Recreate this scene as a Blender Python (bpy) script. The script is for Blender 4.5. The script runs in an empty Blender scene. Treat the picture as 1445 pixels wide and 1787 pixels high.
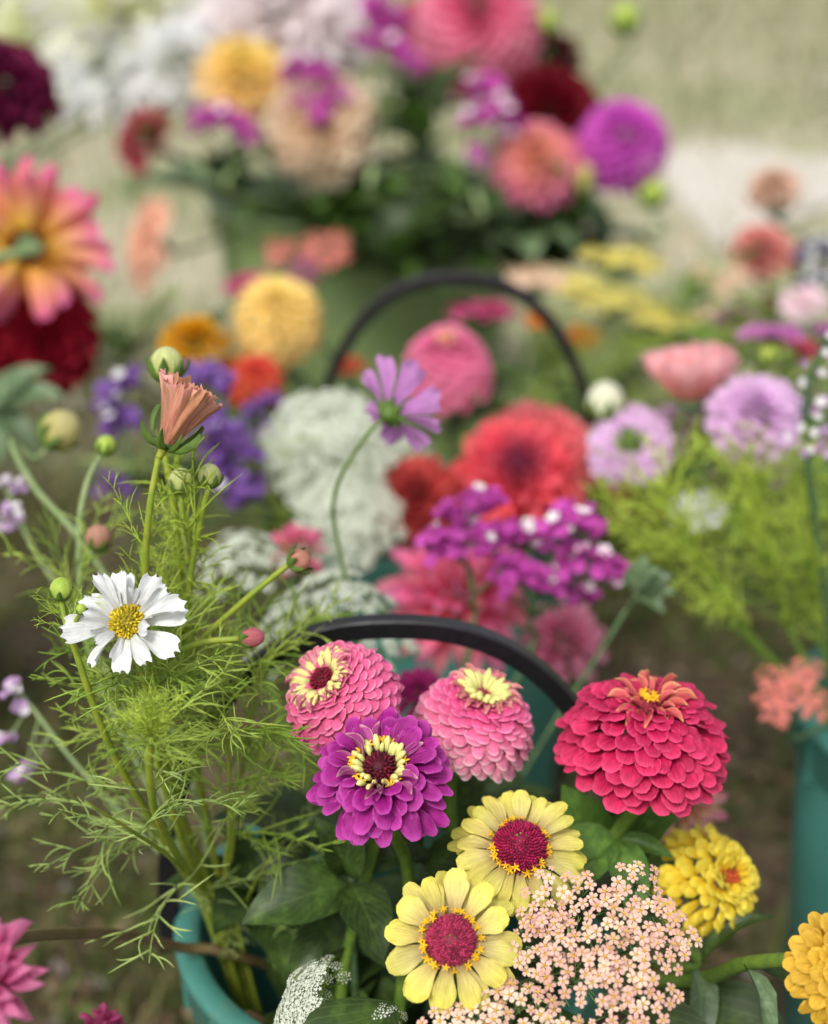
import bpy, math, random
import numpy as np
from mathutils import Vector, Matrix
random.seed(7); rng = np.random.default_rng(7)
SC = bpy.context.scene; COL = SC.collection
R = math.radians

# ------------------------------------------------------------------ camera, sky, sun, exposure
CAMZ = 0.91; PITCH = R(24); FPX = 2594.0; CX, CY = 722.5, 893.5
cd = bpy.data.cameras.new('camera'); cam = bpy.data.objects.new('camera', cd); COL.objects.link(cam)
cam.location = (0, 0, CAMZ); cam.rotation_euler = (math.pi/2 - PITCH, 0, 0)
cd.sensor_fit = 'VERTICAL'; cd.sensor_height = 36.0; cd.sensor_width = 36.0
cd.lens = 36.0*FPX/1787.0; cd.clip_start = 0.02; cd.clip_end = 500
cd.dof.use_dof = True; cd.dof.focus_distance = 0.695; cd.dof.aperture_fstop = cd.lens/15.5
SC.camera = cam
wd = bpy.data.worlds.new('World'); SC.world = wd; wd.use_nodes = True
nt = wd.node_tree; nt.nodes.clear()
sky = nt.nodes.new('ShaderNodeTexSky'); sky.sky_type = 'NISHITA'; sky.sun_disc = False
SUN_EL, SUN_AZ = R(50), R(-155)       # azimuth from +Y towards +X
sky.sun_elevation = SUN_EL; sky.sun_rotation = SUN_AZ; sky.dust_density = 3.0; sky.ozone_density = 1.0
hs = nt.nodes.new('ShaderNodeHueSaturation'); hs.inputs['Saturation'].default_value = 0.22
bg = nt.nodes.new('ShaderNodeBackground'); bg.inputs[1].default_value = 0.15
wo = nt.nodes.new('ShaderNodeOutputWorld')
nt.links.new(sky.outputs[0], hs.inputs['Color']); nt.links.new(hs.outputs[0], bg.inputs[0]); nt.links.new(bg.outputs[0], wo.inputs[0])
ld = bpy.data.lights.new('sun', 'SUN'); ld.energy = 1.5; ld.angle = R(14); ld.color = (1.0, .96, .9)
sun = bpy.data.objects.new('sun', ld); COL.objects.link(sun)
sdir = Vector((math.sin(SUN_AZ)*math.cos(SUN_EL), math.cos(SUN_AZ)*math.cos(SUN_EL), math.sin(SUN_EL)))
sun.rotation_euler = (-sdir).to_track_quat('-Z', 'Y').to_euler(); sun.location = (0, 0, 6)
vs = SC.view_settings; vs.view_transform = 'Standard'; vs.look = 'None'; vs.gamma = 1.0; vs.exposure = 0.57
vs.use_curve_mapping = False
SC.render.engine = 'CYCLES'
SC.cycles.use_denoising = True; SC.cycles.max_bounces = 6; SC.cycles.transparent_max_bounces = 8

# ------------------------------------------------------------------ helpers
FW = Vector((0, math.cos(PITCH), -math.sin(PITCH))); UP = Vector((0, math.sin(PITCH), math.cos(PITCH))); RT = Vector((1, 0, 0))
CAMP = Vector((0, 0, CAMZ))
def P(px, py, d):
    "a place in the garden, from where it is seen and its measured distance"
    return CAMP + FW*d + RT*((px-CX)/FPX*d) - UP*((py-CY)/FPX*d)
def A(r, u, t): return (RT*r + UP*u - FW*t).normalized()
def lin(r, g, b):
    f = lambda c: (c/255/12.92) if c/255 <= .04045 else ((c/255+.055)/1.055)**2.4
    return (f(r), f(g), f(b))
GA = math.pi*(3-math.sqrt(5))
def U(a, b): return random.uniform(a, b)

def mesh(name, V, F, uv=None, mats=(), mi=None, col=None, smooth=True):
    me = bpy.data.meshes.new(name)
    V = np.asarray(V, dtype=np.float32).reshape(-1, 3)
    me.from_pydata(V.tolist(), [], [list(map(int, f)) for f in F])
    li = np.empty(len(me.loops), dtype=np.int32); me.loops.foreach_get('vertex_index', li)
    if uv is not None:
        ul = me.uv_layers.new(name='UVMap'); ul.data.foreach_set('uv', np.asarray(uv, dtype=np.float32)[li].ravel())
    if col is not None:
        ca = me.color_attributes.new('col', 'FLOAT_COLOR', 'POINT')
        c4 = np.ones((len(V), 4), dtype=np.float32); c4[:, :3] = col; ca.data.foreach_set('color', c4.ravel())
    for m in mats: me.materials.append(m)
    if mi is not None: me.polygons.foreach_set('material_index', np.asarray(mi, dtype=np.int32))
    if smooth: me.polygons.foreach_set('use_smooth', np.ones(len(me.polygons), dtype=bool))
    me.update(); return me
def link(name, me, M=None, parent=None, color=None, kind=None):
    o = bpy.data.objects.new(name, me); COL.objects.link(o)
    if parent is not None: o.parent = parent
    if M is not None: o.matrix_basis = M
    if color is not None: o.color = (*color, 1)
    if kind: o['kind'] = kind
    return o
class Thing:
    disc = None
    def __init__(s, name, label, cat, base, group=None):
        s.base = Vector(base); s.o = bpy.data.objects.new(name, None); COL.objects.link(s.o)
        s.o.location = s.base; s.o.empty_display_size = .01
        s.o['label'] = label; s.o['category'] = cat
        if group: s.o['group'] = group
    def add(s, name, me, M=None, color=None, kind=None, parent=None):
        "M places the mesh in the world; without M the mesh holds world coordinates"
        if parent is not None: return link(name, me, M, parent, color, kind)   # M relative to the part
        T = Matrix.Translation(-s.base)
        return link(name, me, T @ M if M is not None else T, s.o, color, kind)
def frame(axis, spin=0.0):
    z = Vector(axis).normalized(); x = Vector((1, 0, 0)) if abs(z.x) < .9 else Vector((0, 1, 0))
    x = (x - z*x.dot(z)).normalized(); y = z.cross(x)
    c, s = math.cos(spin), math.sin(spin); x, y = x*c+y*s, y*c-x*s
    return Matrix(((x.x, y.x, z.x), (x.y, y.y, z.y), (x.z, y.z, z.z)))
def M4(C, X, Y, Z): return Matrix(((X.x, Y.x, Z.x, C.x), (X.y, Y.y, Z.y, C.y), (X.z, Y.z, Z.z, C.z), (0, 0, 0, 1)))
def place(C, ydir, zhint, sx, sy, sz):
    y = Vector(ydir).normalized(); z = Vector(zhint); z = z - y*z.dot(y)
    if z.length < 1e-5: z = y.orthogonal()
    z.normalize(); x = y.cross(z)
    return M4(Vector(C), x*sx, y*sy, z*sz)

def catmull(pts, n=6):
    p = [Vector(q) for q in pts]; p = [p[0]*2-p[1]] + p + [p[-1]*2-p[-2]]; out = []
    for i in range(1, len(p)-2):
        for k in range(n):
            t = k/n; a, b, c, d = p[i-1], p[i], p[i+1], p[i+2]
            out.append(.5*((2*b)+(c-a)*t+(2*a-5*b+4*c-d)*t*t+(3*b-a-3*c+d)*t**3))
    out.append(p[-2]); return out
def tube_geo(paths, sides=6):
    "paths: list of (points, radii); a capped tapering tube along each"
    V, F, UV = [], [], []
    for pts, rad in paths:
        n = len(pts); b = len(V); ref = Vector((.31, .17, .93)); L = 0
        for i in range(n):
            t = (pts[min(i+1, n-1)] - pts[max(i-1, 0)]);
            t = t.normalized() if t.length > 1e-9 else Vector((0, 0, 1))
            u = t.cross(ref);
            if u.length < 1e-3: u = t.orthogonal()
            u.normalize(); w = t.cross(u); ref = w.cross(t) if False else ref
            r = rad[i] if hasattr(rad, '__len__') else rad
            for k in range(sides):
                a = 2*math.pi*k/sides; V.append(pts[i] + (u*math.cos(a)+w*math.sin(a))*r); UV.append((k/sides, i/(n-1)))
        for i in range(n-1):
            for k in range(sides):
                k2 = (k+1) % sides; F.append((b+i*sides+k, b+i*sides+k2, b+(i+1)*sides+k2, b+(i+1)*sides+k))
        F.append(tuple(b+k for k in range(sides))[::-1]); F.append(tuple(b+(n-1)*sides+k for k in range(sides)))
    return [tuple(v) for v in V], F, UV
def taper(n, a, b): return [a+(b-a)*i/(n-1) for i in range(n)]
def lathe_geo(prof, seg=48, c=(0, 0, 0)):
    V, F = [], []
    for r, z in prof:
        for k in range(seg):
            a = 2*math.pi*k/seg; V.append((c[0]+r*math.cos(a), c[1]+r*math.sin(a), c[2]+z))
    for i in range(len(prof)-1):
        for k in range(seg):
            k2 = (k+1) % seg; F.append((i*seg+k, i*seg+k2, (i+1)*seg+k2, (i+1)*seg+k))
    return V, F

# ------------------------------------------------------------------ materials
def newmat(name):
    m = bpy.data.materials.new(name); m.use_nodes = True; m.node_tree.nodes.clear(); return m, m.node_tree
def N(nt, t, **kw):
    n = nt.nodes.new('ShaderNode'+t)
    for k, v in kw.items(): setattr(n, k, v)
    return n
def mixc(nt, fac, a, b, mode='MIX'):
    n = N(nt, 'Mix', data_type='RGBA', blend_type=mode)
    for s, v in ((0, fac), (6, a), (7, b)):
        if isinstance(v, bpy.types.NodeSocket): nt.links.new(v, n.inputs[s])
        else: n.inputs[s].default_value = v if s == 0 else (*v, 1)
    return n.outputs[2]
def ramp(nt, fac, stops):
    n = N(nt, 'ValToRGB'); e = n.color_ramp.elements
    while len(e) < len(stops): e.new(.5)
    for q, (p, c) in zip(e, stops): q.position = p; q.color = (*c, 1)
    nt.links.new(fac, n.inputs[0]); return n.outputs[0]
def noise(nt, vec, scale, detail=3, rough=.5, dim='3D'):
    n = N(nt, 'TexNoise'); n.inputs['Scale'].default_value = scale; n.inputs['Detail'].default_value = detail; n.inputs['Roughness'].default_value = rough
    if vec is not None: nt.links.new(vec, n.inputs['Vector'])
    return n.outputs[0]
def scaled(nt, vec, s):
    n = N(nt, 'Mapping'); n.inputs['Scale'].default_value = s; nt.links.new(vec, n.inputs[0]); return n.outputs[0]
def finish(nt, col, rough=.6, trans=0.0, bump=None, bstr=.2, bdist=.001, spec=.3, sheen=0.0):
    p = N(nt, 'BsdfPrincipled'); p.inputs['Roughness'].default_value = rough; p.inputs['Specular IOR Level'].default_value = spec
    if sheen: p.inputs['Sheen Weight'].default_value = sheen; p.inputs['Sheen Roughness'].default_value = .4
    if isinstance(col, bpy.types.NodeSocket): nt.links.new(col, p.inputs['Base Color'])
    else: p.inputs['Base Color'].default_value = (*col, 1)
    out = N(nt, 'OutputMaterial'); s = p.outputs[0]
    if bump is not None:
        b = N(nt, 'Bump'); b.inputs['Strength'].default_value = bstr; b.inputs['Distance'].default_value = bdist
        nt.links.new(bump, b.inputs['Height']); nt.links.new(b.outputs[0], p.inputs['Normal'])
    if trans:
        t = N(nt, 'BsdfTranslucent'); mx = N(nt, 'MixShader'); mx.inputs[0].default_value = trans
        if isinstance(col, bpy.types.NodeSocket): nt.links.new(col, t.inputs[0])
        else: t.inputs[0].default_value = (*col, 1)
        nt.links.new(s, mx.inputs[1]); nt.links.new(t.outputs[0], mx.inputs[2]); s = mx.outputs[0]
    nt.links.new(s, out.inputs[0])
def dark(c, f): return tuple(x*f for x in c)
def petal_mat(name, base, mid, tip, attr=False, trans=.28, vein=.22, edge=None, rough=.55, m0=.35):
    "base, mid and tip are the pigment along the petal; times the tint of the single petal"
    m, nt = newmat(name)
    uv = N(nt, 'UVMap'); sp = N(nt, 'SeparateXYZ'); nt.links.new(uv.outputs[0], sp.inputs[0])
    c = ramp(nt, sp.outputs[1], [(0.0, base), (m0, mid), (1.0, tip)])
    oi0 = N(nt, 'ObjectInfo'); ofs = N(nt, 'VectorMath', operation='ADD'); cx = N(nt, 'CombineXYZ'); m9 = N(nt, 'Math', operation='MULTIPLY'); m9.inputs[1].default_value = 40
    nt.links.new(oi0.outputs['Random'], m9.inputs[0]); nt.links.new(m9.outputs[0], cx.inputs[2]); nt.links.new(uv.outputs[0], ofs.inputs[0]); nt.links.new(cx.outputs[0], ofs.inputs[1])
    vn = noise(nt, scaled(nt, ofs.outputs[0], (22, 1.1, 1)), 1.0, 3, .65)
    mot = noise(nt, scaled(nt, ofs.outputs[0], (3.5, 3.5, 1)), 1.0, 4, .6)
    c = mixc(nt, 1.0, c, ramp(nt, vn, [(.32, (1-vein*1.25,)*3), (.62, (1, 1, 1))]), 'MULTIPLY')
    c = mixc(nt, 1.0, c, ramp(nt, mot, [(.3, (1-vein*.8,)*3), (.7, (1.06, 1.06, 1.06))]), 'MULTIPLY')
    if edge is not None:                     # the pale margin of each ray
        ab = N(nt, 'Math', operation='ABSOLUTE'); su = N(nt, 'Math', operation='SUBTRACT'); su.inputs[1].default_value = .5
        nt.links.new(sp.outputs[0], su.inputs[0]); nt.links.new(su.outputs[0], ab.inputs[0])
        mxm = N(nt, 'Math', operation='MAXIMUM'); tv = N(nt, 'Math', operation='MULTIPLY'); tv.inputs[1].default_value = .5
        nt.links.new(sp.outputs[1], tv.inputs[0]); nt.links.new(ab.outputs[0], mxm.inputs[0]); nt.links.new(tv.outputs[0], mxm.inputs[1])
        ed = ramp(nt, mxm.outputs[0], [(.43, (0, 0, 0)), (.5, (1, 1, 1))])
        fm = N(nt, 'Math', operation='MULTIPLY'); fm.inputs[1].default_value = .6
        nt.links.new(ed, fm.inputs[0]); c = mixc(nt, fm.outputs[0], c, edge)
    if attr:
        a = N(nt, 'Attribute', attribute_name='col'); c = mixc(nt, 1.0, c, a.outputs[0], 'MULTIPLY')
    else:
        a = N(nt, 'ObjectInfo'); c = mixc(nt, 1.0, c, a.outputs['Color'], 'MULTIPLY')
    finish(nt, c, rough, trans, vn, .6, .0009, .3)
    return m
def plain_mat(name, c1, c2=None, scale=300, rough=.6, trans=0, spec=.3, attr=False, bstr=.3, bdist=.0006):
    m, nt = newmat(name); tc = N(nt, 'TexCoord')
    n = noise(nt, tc.outputs['Object'], scale, 3)
    c = ramp(nt, n, [(.3, c1), (.7, c2 if c2 else dark(c1, .75))])
    if attr:
        a = N(nt, 'Attribute', attribute_name='col'); c = mixc(nt, 1.0, c, a.outputs[0], 'MULTIPLY')
    finish(nt, c, rough, trans, n, bstr, bdist, spec); return m
def leaf_mat(name, c1, c2, vein=(.25, .33, .12), rough=.45, trans=.2):
    m, nt = newmat(name); uv = N(nt, 'UVMap'); sp = N(nt, 'SeparateXYZ'); nt.links.new(uv.outputs[0], sp.inputs[0])
    ab = N(nt, 'Math', operation='ABSOLUTE'); su = N(nt, 'Math', operation='SUBTRACT'); su.inputs[1].default_value = .5
    nt.links.new(sp.outputs[0], su.inputs[0]); nt.links.new(su.outputs[0], ab.inputs[0])
    # side veins run forward from the midrib
    ad = N(nt, 'Math', operation='MULTIPLY_ADD'); ad.inputs[1].default_value = -.9; nt.links.new(ab.outputs[0], ad.inputs[0]); nt.links.new(sp.outputs[1], ad.inputs[2])
    sn = N(nt, 'Math', operation='PINGPONG'); sn.inputs[1].default_value = .06; nt.links.new(ad.outputs[0], sn.inputs[0])
    side = ramp(nt, sn.outputs[0], [(.0, (1, 1, 1)), (.014, (0, 0, 0))])
    mid = ramp(nt, ab.outputs[0], [(.012, (1, 1, 1)), (.03, (0, 0, 0))])
    mx = mixc(nt, 1.0, mid, side, 'LIGHTEN')
    tc = N(nt, 'TexCoord'); n = noise(nt, tc.outputs['Object'], 6, 6, .65)
    oi = N(nt, 'ObjectInfo'); c = ramp(nt, n, [(.32, dark(c1, .8)), (.5, c1), (.66, c2), (.8, (c2[0]*1.5, c2[1]*1.25, c2[2]))])
    h = N(nt, 'HueSaturation'); vr = N(nt, 'MapRange'); vr.inputs[3].default_value = .75; vr.inputs[4].default_value = 1.25
    nt.links.new(oi.outputs['Random'], vr.inputs[0]); nt.links.new(vr.outputs[0], h.inputs['Value']); nt.links.new(c, h.inputs['Color'])
    fm = N(nt, 'Math', operation='MULTIPLY'); fm.inputs[1].default_value = .22; nt.links.new(mx, fm.inputs[0])
    c = mixc(nt, fm.outputs[0], h.outputs[0], vein)
    finish(nt, c, rough, trans, mx, -.4, .0008, .35); return m

M_STEM = plain_mat('stem_green', lin(112, 138, 52), lin(82, 112, 44), 200, .5, .1)
M_STEMD = plain_mat('stem_dull', lin(92, 116, 76), lin(70, 98, 60), 150, .55, .1)
M_STEMP = plain_mat('stem_pale', lin(146, 160, 112), lin(116, 140, 88), 90, .55, .1)
M_STEMB = plain_mat('stem_brown', lin(122, 96, 76), lin(92, 84, 44), 60, .5)
M_COSST = plain_mat('cosmos_stem', lin(158, 166, 58), lin(120, 146, 50), 120, .5, .15)
def frond_mat(name, c1, c2):
    m, nt = newmat(name); oi = N(nt, 'ObjectInfo'); c = ramp(nt, oi.outputs['Random'], [(0, c1), (1, c2)])
    tc = N(nt, 'TexCoord'); n = noise(nt, tc.outputs['Object'], 4, 2); c = mixc(nt, 1.0, c, ramp(nt, n, [(.3, (.7, .75, .7)), (.7, (1.1, 1.1, 1))]), 'MULTIPLY')
    finish(nt, c, .5, .25, None, spec=.35); return m
M_FROND = frond_mat('cosmos_leaf', lin(134, 166, 58), lin(196, 214, 104))
M_FRONDB = frond_mat('cosmos_leaf_bright', lin(164, 190, 60), lin(206, 224, 98))
M_FRONDS = frond_mat('cosmos_leaf_silvery', lin(146, 172, 90), lin(190, 208, 128))
M_LEAF = leaf_mat('zinnia_leaf', lin(48, 68, 26), lin(70, 94, 38), lin(112, 132, 76))
M_LEAFB = leaf_mat('young_leaf', lin(80, 114, 46), lin(104, 140, 58), lin(140, 168, 100))
M_LEAFG = leaf_mat('grey_leaf', lin(90, 112, 76), lin(120, 142, 104), lin(150, 168, 130))
M_YEL = plain_mat('pollen_yellow', lin(244, 196, 32), lin(232, 172, 24), 800, .55, .15)
M_CREAM = plain_mat('cream_floret', lin(238, 230, 158), lin(214, 214, 118), 500, .5, .2)
M_WHITE = plain_mat('white_floret', lin(250, 250, 246), lin(240, 242, 234), 500, .6, .3)
M_ATTR = plain_mat('disc_floret', (1, 1, 1), (.8, .8, .8), 900, .65, .08, attr=True)

# ------------------------------------------------------------------ petal shapes (unit length along y, unit width)
def petal_geo(prof, nu=5, nv=6, pull=.14, notch=0, teeth=0, bend=-.5, bend2=0, cup=.1, groove=0, rip=0, rnd=0, seed=0):
    r = np.random.default_rng(seed); V = []; UV = []
    vs_, ws_ = zip(*prof); us = np.sin(np.linspace(-1, 1, nu+1)*math.pi/2*(.86 if rnd else .02))/math.sin(math.pi/2*(.86 if rnd else .02)); vv = np.linspace(0, 1, nv+1)
    ph = 0; y = z = 0; spine = [(0, 0)]
    for i in range(nv):
        vm = (vv[i]+vv[i+1])/2; a = bend*vm + bend2*vm*vm; y += math.cos(a)/nv; z += math.sin(a)/nv; spine.append((y, z))
    sp = np.array(spine); ang = math.atan2(sp[-1, 1], sp[-1, 0]); L = np.hypot(*sp[-1]); c, s = math.cos(-ang)/L, math.sin(-ang)/L
    sp = np.stack([sp[:, 0]*c-sp[:, 1]*s, sp[:, 0]*s+sp[:, 1]*c], 1)
    skew = r.uniform(-.06, .06); ph1, ph2 = r.uniform(0, 6, 2)
    for i, v in enumerate(vv):
        w = .5*np.interp(v, vs_, ws_); k = np.clip((v-.4)/.6, 0, 1)**1.6
        for u in us:
            pl = pull*u*u + rnd*(1-math.sqrt(max(0, 1-(.985*u)**2))) + notch*math.exp(-(u/.22)**2) + teeth*(.5+.5*math.cos(u*math.pi*3))
            yy = sp[i, 0] - k*pl
            zz = sp[i, 1] + cup*u*u*min(1, v*2) + groove*math.cos(u*math.pi*2)*math.sin(v*math.pi*.5)*.5 + rip*math.sin(u*5+ph1+v*4)*v + .012*math.sin(ph2+u*3+v*7)
            V.append((u*w + skew*v*v, yy, zz)); UV.append((.5+u*.5, v))
    F = []
    for i in range(nv):
        for j in range(nu):
            a = i*(nu+1)+j; F.append((a, a+1, a+nu+2, a+nu+1))
    return np.array(V), F, np.array(UV)
SHAPES = {
    'scale':  dict(prof=[(0, .5), (.5, .9), (.8, 1.0), (1, .94)], pull=.03, rnd=.36, bend=-.1, bend2=-.5, cup=-.05, nu=6, nv=5),
    'spoon':  dict(prof=[(0, .3), (.25, .5), (.55, .88), (.8, 1.0), (1, .92)], pull=.02, rnd=.28, notch=.025, bend=.25, bend2=-.9, cup=.03, groove=.03, nu=6, nv=7),
    'ray':    dict(prof=[(0, .3), (.3, .6), (.65, .95), (.85, 1.0), (1, .95)], pull=.02, rnd=.33, notch=.012, bend=.35, bend2=-1.1, cup=.05, groove=.02, nu=6, nv=6),
    'narrow': dict(prof=[(0, .5), (.4, .8), (.75, 1), (1, .6)], pull=.12, bend=.5, bend2=-1.2, cup=.22, nu=4, nv=6),
    'cosmos': dict(prof=[(0, .22), (.3, .52), (.65, .92), (.85, 1.0), (1, .84)], pull=.1, teeth=.10, bend=.15, bend2=-.5, cup=.04, groove=.045, rip=.035, nu=9, nv=7),
    'point':  dict(prof=[(0, .35), (.3, .8), (.55, 1.0), (.8, .72), (1, .12)], pull=0, bend=.1, bend2=-.5, cup=.2, nu=4, nv=7),
    'dahlia': dict(prof=[(0, .4), (.35, .85), (.65, 1.0), (.88, .72), (1, .3)], pull=.04, bend=.5, bend2=-.8, cup=.24, nu=4, nv=6),
    'quill':  dict(prof=[(0, .5), (.5, .9), (.8, 1.0), (1, .9)], pull=.02, rnd=.3, bend=.3, bend2=.1, cup=.26, nu=5, nv=4),
    'cup':    dict(prof=[(0, .3), (.3, .7), (.65, 1.0), (.9, .9), (1, .7)], pull=.1, teeth=.05, bend=-.2, bend2=1.0, cup=.16, groove=.04, rip=.02, nu=7, nv=8),
    'flare':  dict(prof=[(0, .3), (.3, .65), (.7, 1.0), (.9, .95), (1, .7)], pull=.08, teeth=.06, bend=.3, bend2=-.5, cup=.16, groove=.06, rip=.03, nu=8, nv=8),
    'sepal':  dict(prof=[(0, .8), (.3, 1.0), (.6, .7), (1, .06)], pull=0, bend=2.1, bend2=-.5, cup=.18, nu=4, nv=6),
}
GEO = {(k, s): petal_geo(**{**SHAPES[k], 'seed': s*17+3, 'bend': SHAPES[k].get('bend', 0)+(s-1.5)*.12, 'cup': SHAPES[k].get('cup', 0)*(1+.25*(s-1.5))}) for k in SHAPES for s in range(4)}
PM = {}
def pmesh(shape, var, mat):
    key = (shape, var, mat.name)
    if key not in PM: V, F, UV = GEO[(shape, var)]; PM[key] = mesh('petal_'+shape, V, F, UV, [mat])
    return PM[key]
def leaf_geo(w=.45, nu=4, nv=8, arch=-1.0, fold=.18, wav=.02, seed=0):
    r = np.random.default_rng(seed+50); V, F, UV = [], [], []; y = z = 0
    for i in range(nv+1):
        v = i/nv; hw = .5*w*math.sin(math.pi*min(1, v**.72*.985+.012))**.85 + .006*(1-v)
        for j in range(nu+1):
            u = -1+2*j/nu; V.append((hw*u, y, z + fold*abs(u)*hw*2 + wav*math.sin(v*14+u*3+seed)*abs(u))); UV.append((.5+u*.5, v))
        a = .45 + arch*(v); y += math.cos(a)/nv; z += math.sin(a)/nv
    for i in range(nv):
        for j in range(nu): a = i*(nu+1)+j; F.append((a, a+1, a+nu+2, a+nu+1))
    return V, F, UV
LM = {}
def leafmesh(var, mat):
    if (var, mat.name) not in LM:
        V, F, UV = leaf_geo(w=[.42, .5, .36, .46][var], arch=[-1.0, -.7, -1.4, -.9][var], seed=var, fold=[.2, .12, .25, .3][var]); LM[(var, mat.name)] = mesh('leaf', V, F, UV, [mat])
    return LM[(var, mat.name)]
def leaf(T, C, direction, L, mat=None, up=Vector((0, 0, 1)), w=1.0, var=None):
    m = leafmesh(random.randrange(4) if var is None else var, mat or M_LEAF)
    return T.add('leaf', m, place(C, direction, up, L*w, L, L))

# ------------------------------------------------------------------ flower heads
def interp(tab, t):
    k = t*(len(tab)-1); i = min(int(k), len(tab)-2); f = k-i
    return tab[i][0]*(1-f)+tab[i+1][0]*f, tab[i][1]*(1-f)+tab[i+1][1]*f
def rays(T, C, axis, Rr, n, tips, bases, width, shape, mat, name='petal', joined=False, tint=None, jit=.06, az0=None, gold=True, spin=0, tpow=1.0, wfun=None, skip=None):
    """n petals in a golden spiral; tips and bases are (radius, height) tables from the inner to the outer whorl"""
    p1_, p2_ = U(0, 6), U(0, 6); Fm = frame(axis, spin); a0 = U(0, 6) if az0 is None else az0; JV, JF, JU, JC = [], [], [], []; nb = 0
    for i in range(n):
        t = ((i+.5)/n)**tpow; az = a0 + (i*GA if gold else 2*math.pi*i/n) + U(-jit, jit)
        if skip and skip(t, az): continue
        tr, tz = interp(tips, t); br, bz = interp(bases, t); lop = 1+.022*math.sin(az+p1_)+.024*math.sin(3*az+p2_); tr *= lop*(1+U(-jit, jit)*.7); tz = tz*lop+U(-jit, jit)*.7; br *= 1+(lop-1)*.8
        er = Vector((math.cos(az), math.sin(az), 0)); tip = er*tr+Vector((0, 0, tz)); bs = er*br+Vector((0, 0, bz))
        d = tip-bs; nrm = er*(-d.z)+Vector((0, 0, er.dot(d))); nrm = nrm + er.cross(Vector((0, 0, 1)))*U(-jit, jit)*4*nrm.length
        L = d.length; w = (width if wfun is None else wfun(t))*U(.82, 1.15)
        if U(0, 1) < .12: nrm = nrm + er.cross(Vector((0, 0, 1)))*U(-.7, .7)*nrm.length; d = d*U(.85, 1.08); L = d.length
        Mw = place(Vector(C)+(Fm @ bs)*Rr, Fm @ d, Fm @ nrm, w*Rr, L*Rr, L*Rr)
        v = random.randrange(4); ti = tint(t) if tint else (1, 1, 1); q = U(.86, 1.1); ti = tuple(x*q for x in ti)
        if joined:
            V, F, UV = GEO[(shape, v)]; Mn = np.array(Mw); JV.append(V @ Mn[:3, :3].T + Mn[:3, 3]); JU.append(UV); JC.append(np.tile(np.array(ti), (len(V), 1)))
            JF += [[x+nb for x in f] for f in F]; nb += len(V)
        else: T.add(name, pmesh(shape, v, mat), Mw, ti)
    if joined and JV:
        return T.add(name+'s', mesh(name+'s', np.concatenate(JV), JF, np.concatenate(JU), [mat], col=np.concatenate(JC)), kind='stuff')
def disc(T, C, axis, r, h, n, col, col2=None, rod=.09, name='disc', dimple=None):
    "dome set with tiny buds in a spiral"
    Fm = frame(axis); V, F, K = [], [], []; C = Vector(C)
    seg = 14
    for i in range(5):
        th = i/4*math.pi/2
        for k in range(seg):
            a = 2*math.pi*k/seg; V.append(C + Fm @ Vector((r*math.sin(th)*math.cos(a), r*math.sin(th)*math.sin(a), h*math.cos(th)-.1*h))); K.append(dark(col, .6))
    for i in range(4):
        for k in range(seg): k2 = (k+1) % seg; F.append((i*seg+k, i*seg+k2, (i+1)*seg+k2, (i+1)*seg+k))
    for i in range(n):
        t = (i+.5)/n; th = math.acos(1-t*.95); a = i*GA; nr = Vector((math.sin(th)*math.cos(a), math.sin(th)*math.sin(a), math.cos(th)*.8+.25))
        p = Vector((r*math.sin(th)*math.cos(a), r*math.sin(th)*math.sin(a), h*math.cos(th)-.1*h))
        if dimple and t < dimple: p.z -= h*.35*(1-t/dimple)
        nr.normalize(); nr = (nr+Vector((U(-.25, .25), U(-.25, .25), U(-.1, .1)))).normalized(); x = nr.orthogonal().normalized(); y = nr.cross(x); rr = rod*r*U(.8, 1.2); hh = rr*U(1.0, 3.2); b = len(V)
        c = col if col2 is None or t > (dimple or .1) else col2; c = dark(c, U(.4, 1.5))
        for q, (s, z) in enumerate(((1, -.5), (.8, .7))):
            for k in range(4):
                an = k*math.pi/2; V.append(C + Fm @ (p + x*math.cos(an)*rr*s + y*math.sin(an)*rr*s + nr*hh*z)); K.append(c)
        V.append(C + Fm @ (p+nr*hh)); K.append(dark(c, 1.2))
        for k in range(4):
            k2 = (k+1) % 4; F.append((b+k, b+k2, b+4+k2, b+4+k)); F.append((b+4+k, b+4+k2, b+8))
    T.disc = T.add(name, mesh(name, [tuple(v) for v in V], F, None, [M_ATTR], col=np.array(K))); return T.disc
def star_geo():
    V, F = [], []; p = [(Vector((0, 0, 0)), Vector((0, 0, .5)))]
    V, F, _ = tube_geo([([Vector((0, 0, -.8)), Vector((0, 0, .1))], [.16, .22])], 5)
    for k in range(5):
        a = 2*math.pi*k/5; e = Vector((math.cos(a), math.sin(a), 0)); s = Vector((-math.sin(a), math.cos(a), 0)); b = len(V)
        for q in (e*.12-s*.14, e*.12+s*.14, e*.55+s*.17+Vector((0, 0, .25)), e*.55-s*.17+Vector((0, 0, .25)), e*1.0+Vector((0, 0, .2))): V.append(tuple(q+Vector((0, 0, .08))))
        F += [(b, b+1, b+2, b+3), (b+3, b+2, b+4)]
    return V, F
SV, SF = star_geo(); STAR = mesh('star_floret', SV, SF, None, [M_YEL])
RV, RF, RU = tube_geo([([Vector((0, .0, 0)), Vector((0, .35, .03)), Vector((0, .75, .06)), Vector((0, 1, .0))], [.10, .14, .15, .07])], 6)
ROD = mesh('cream_rod', RV, RF, RU, [M_CREAM])
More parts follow.
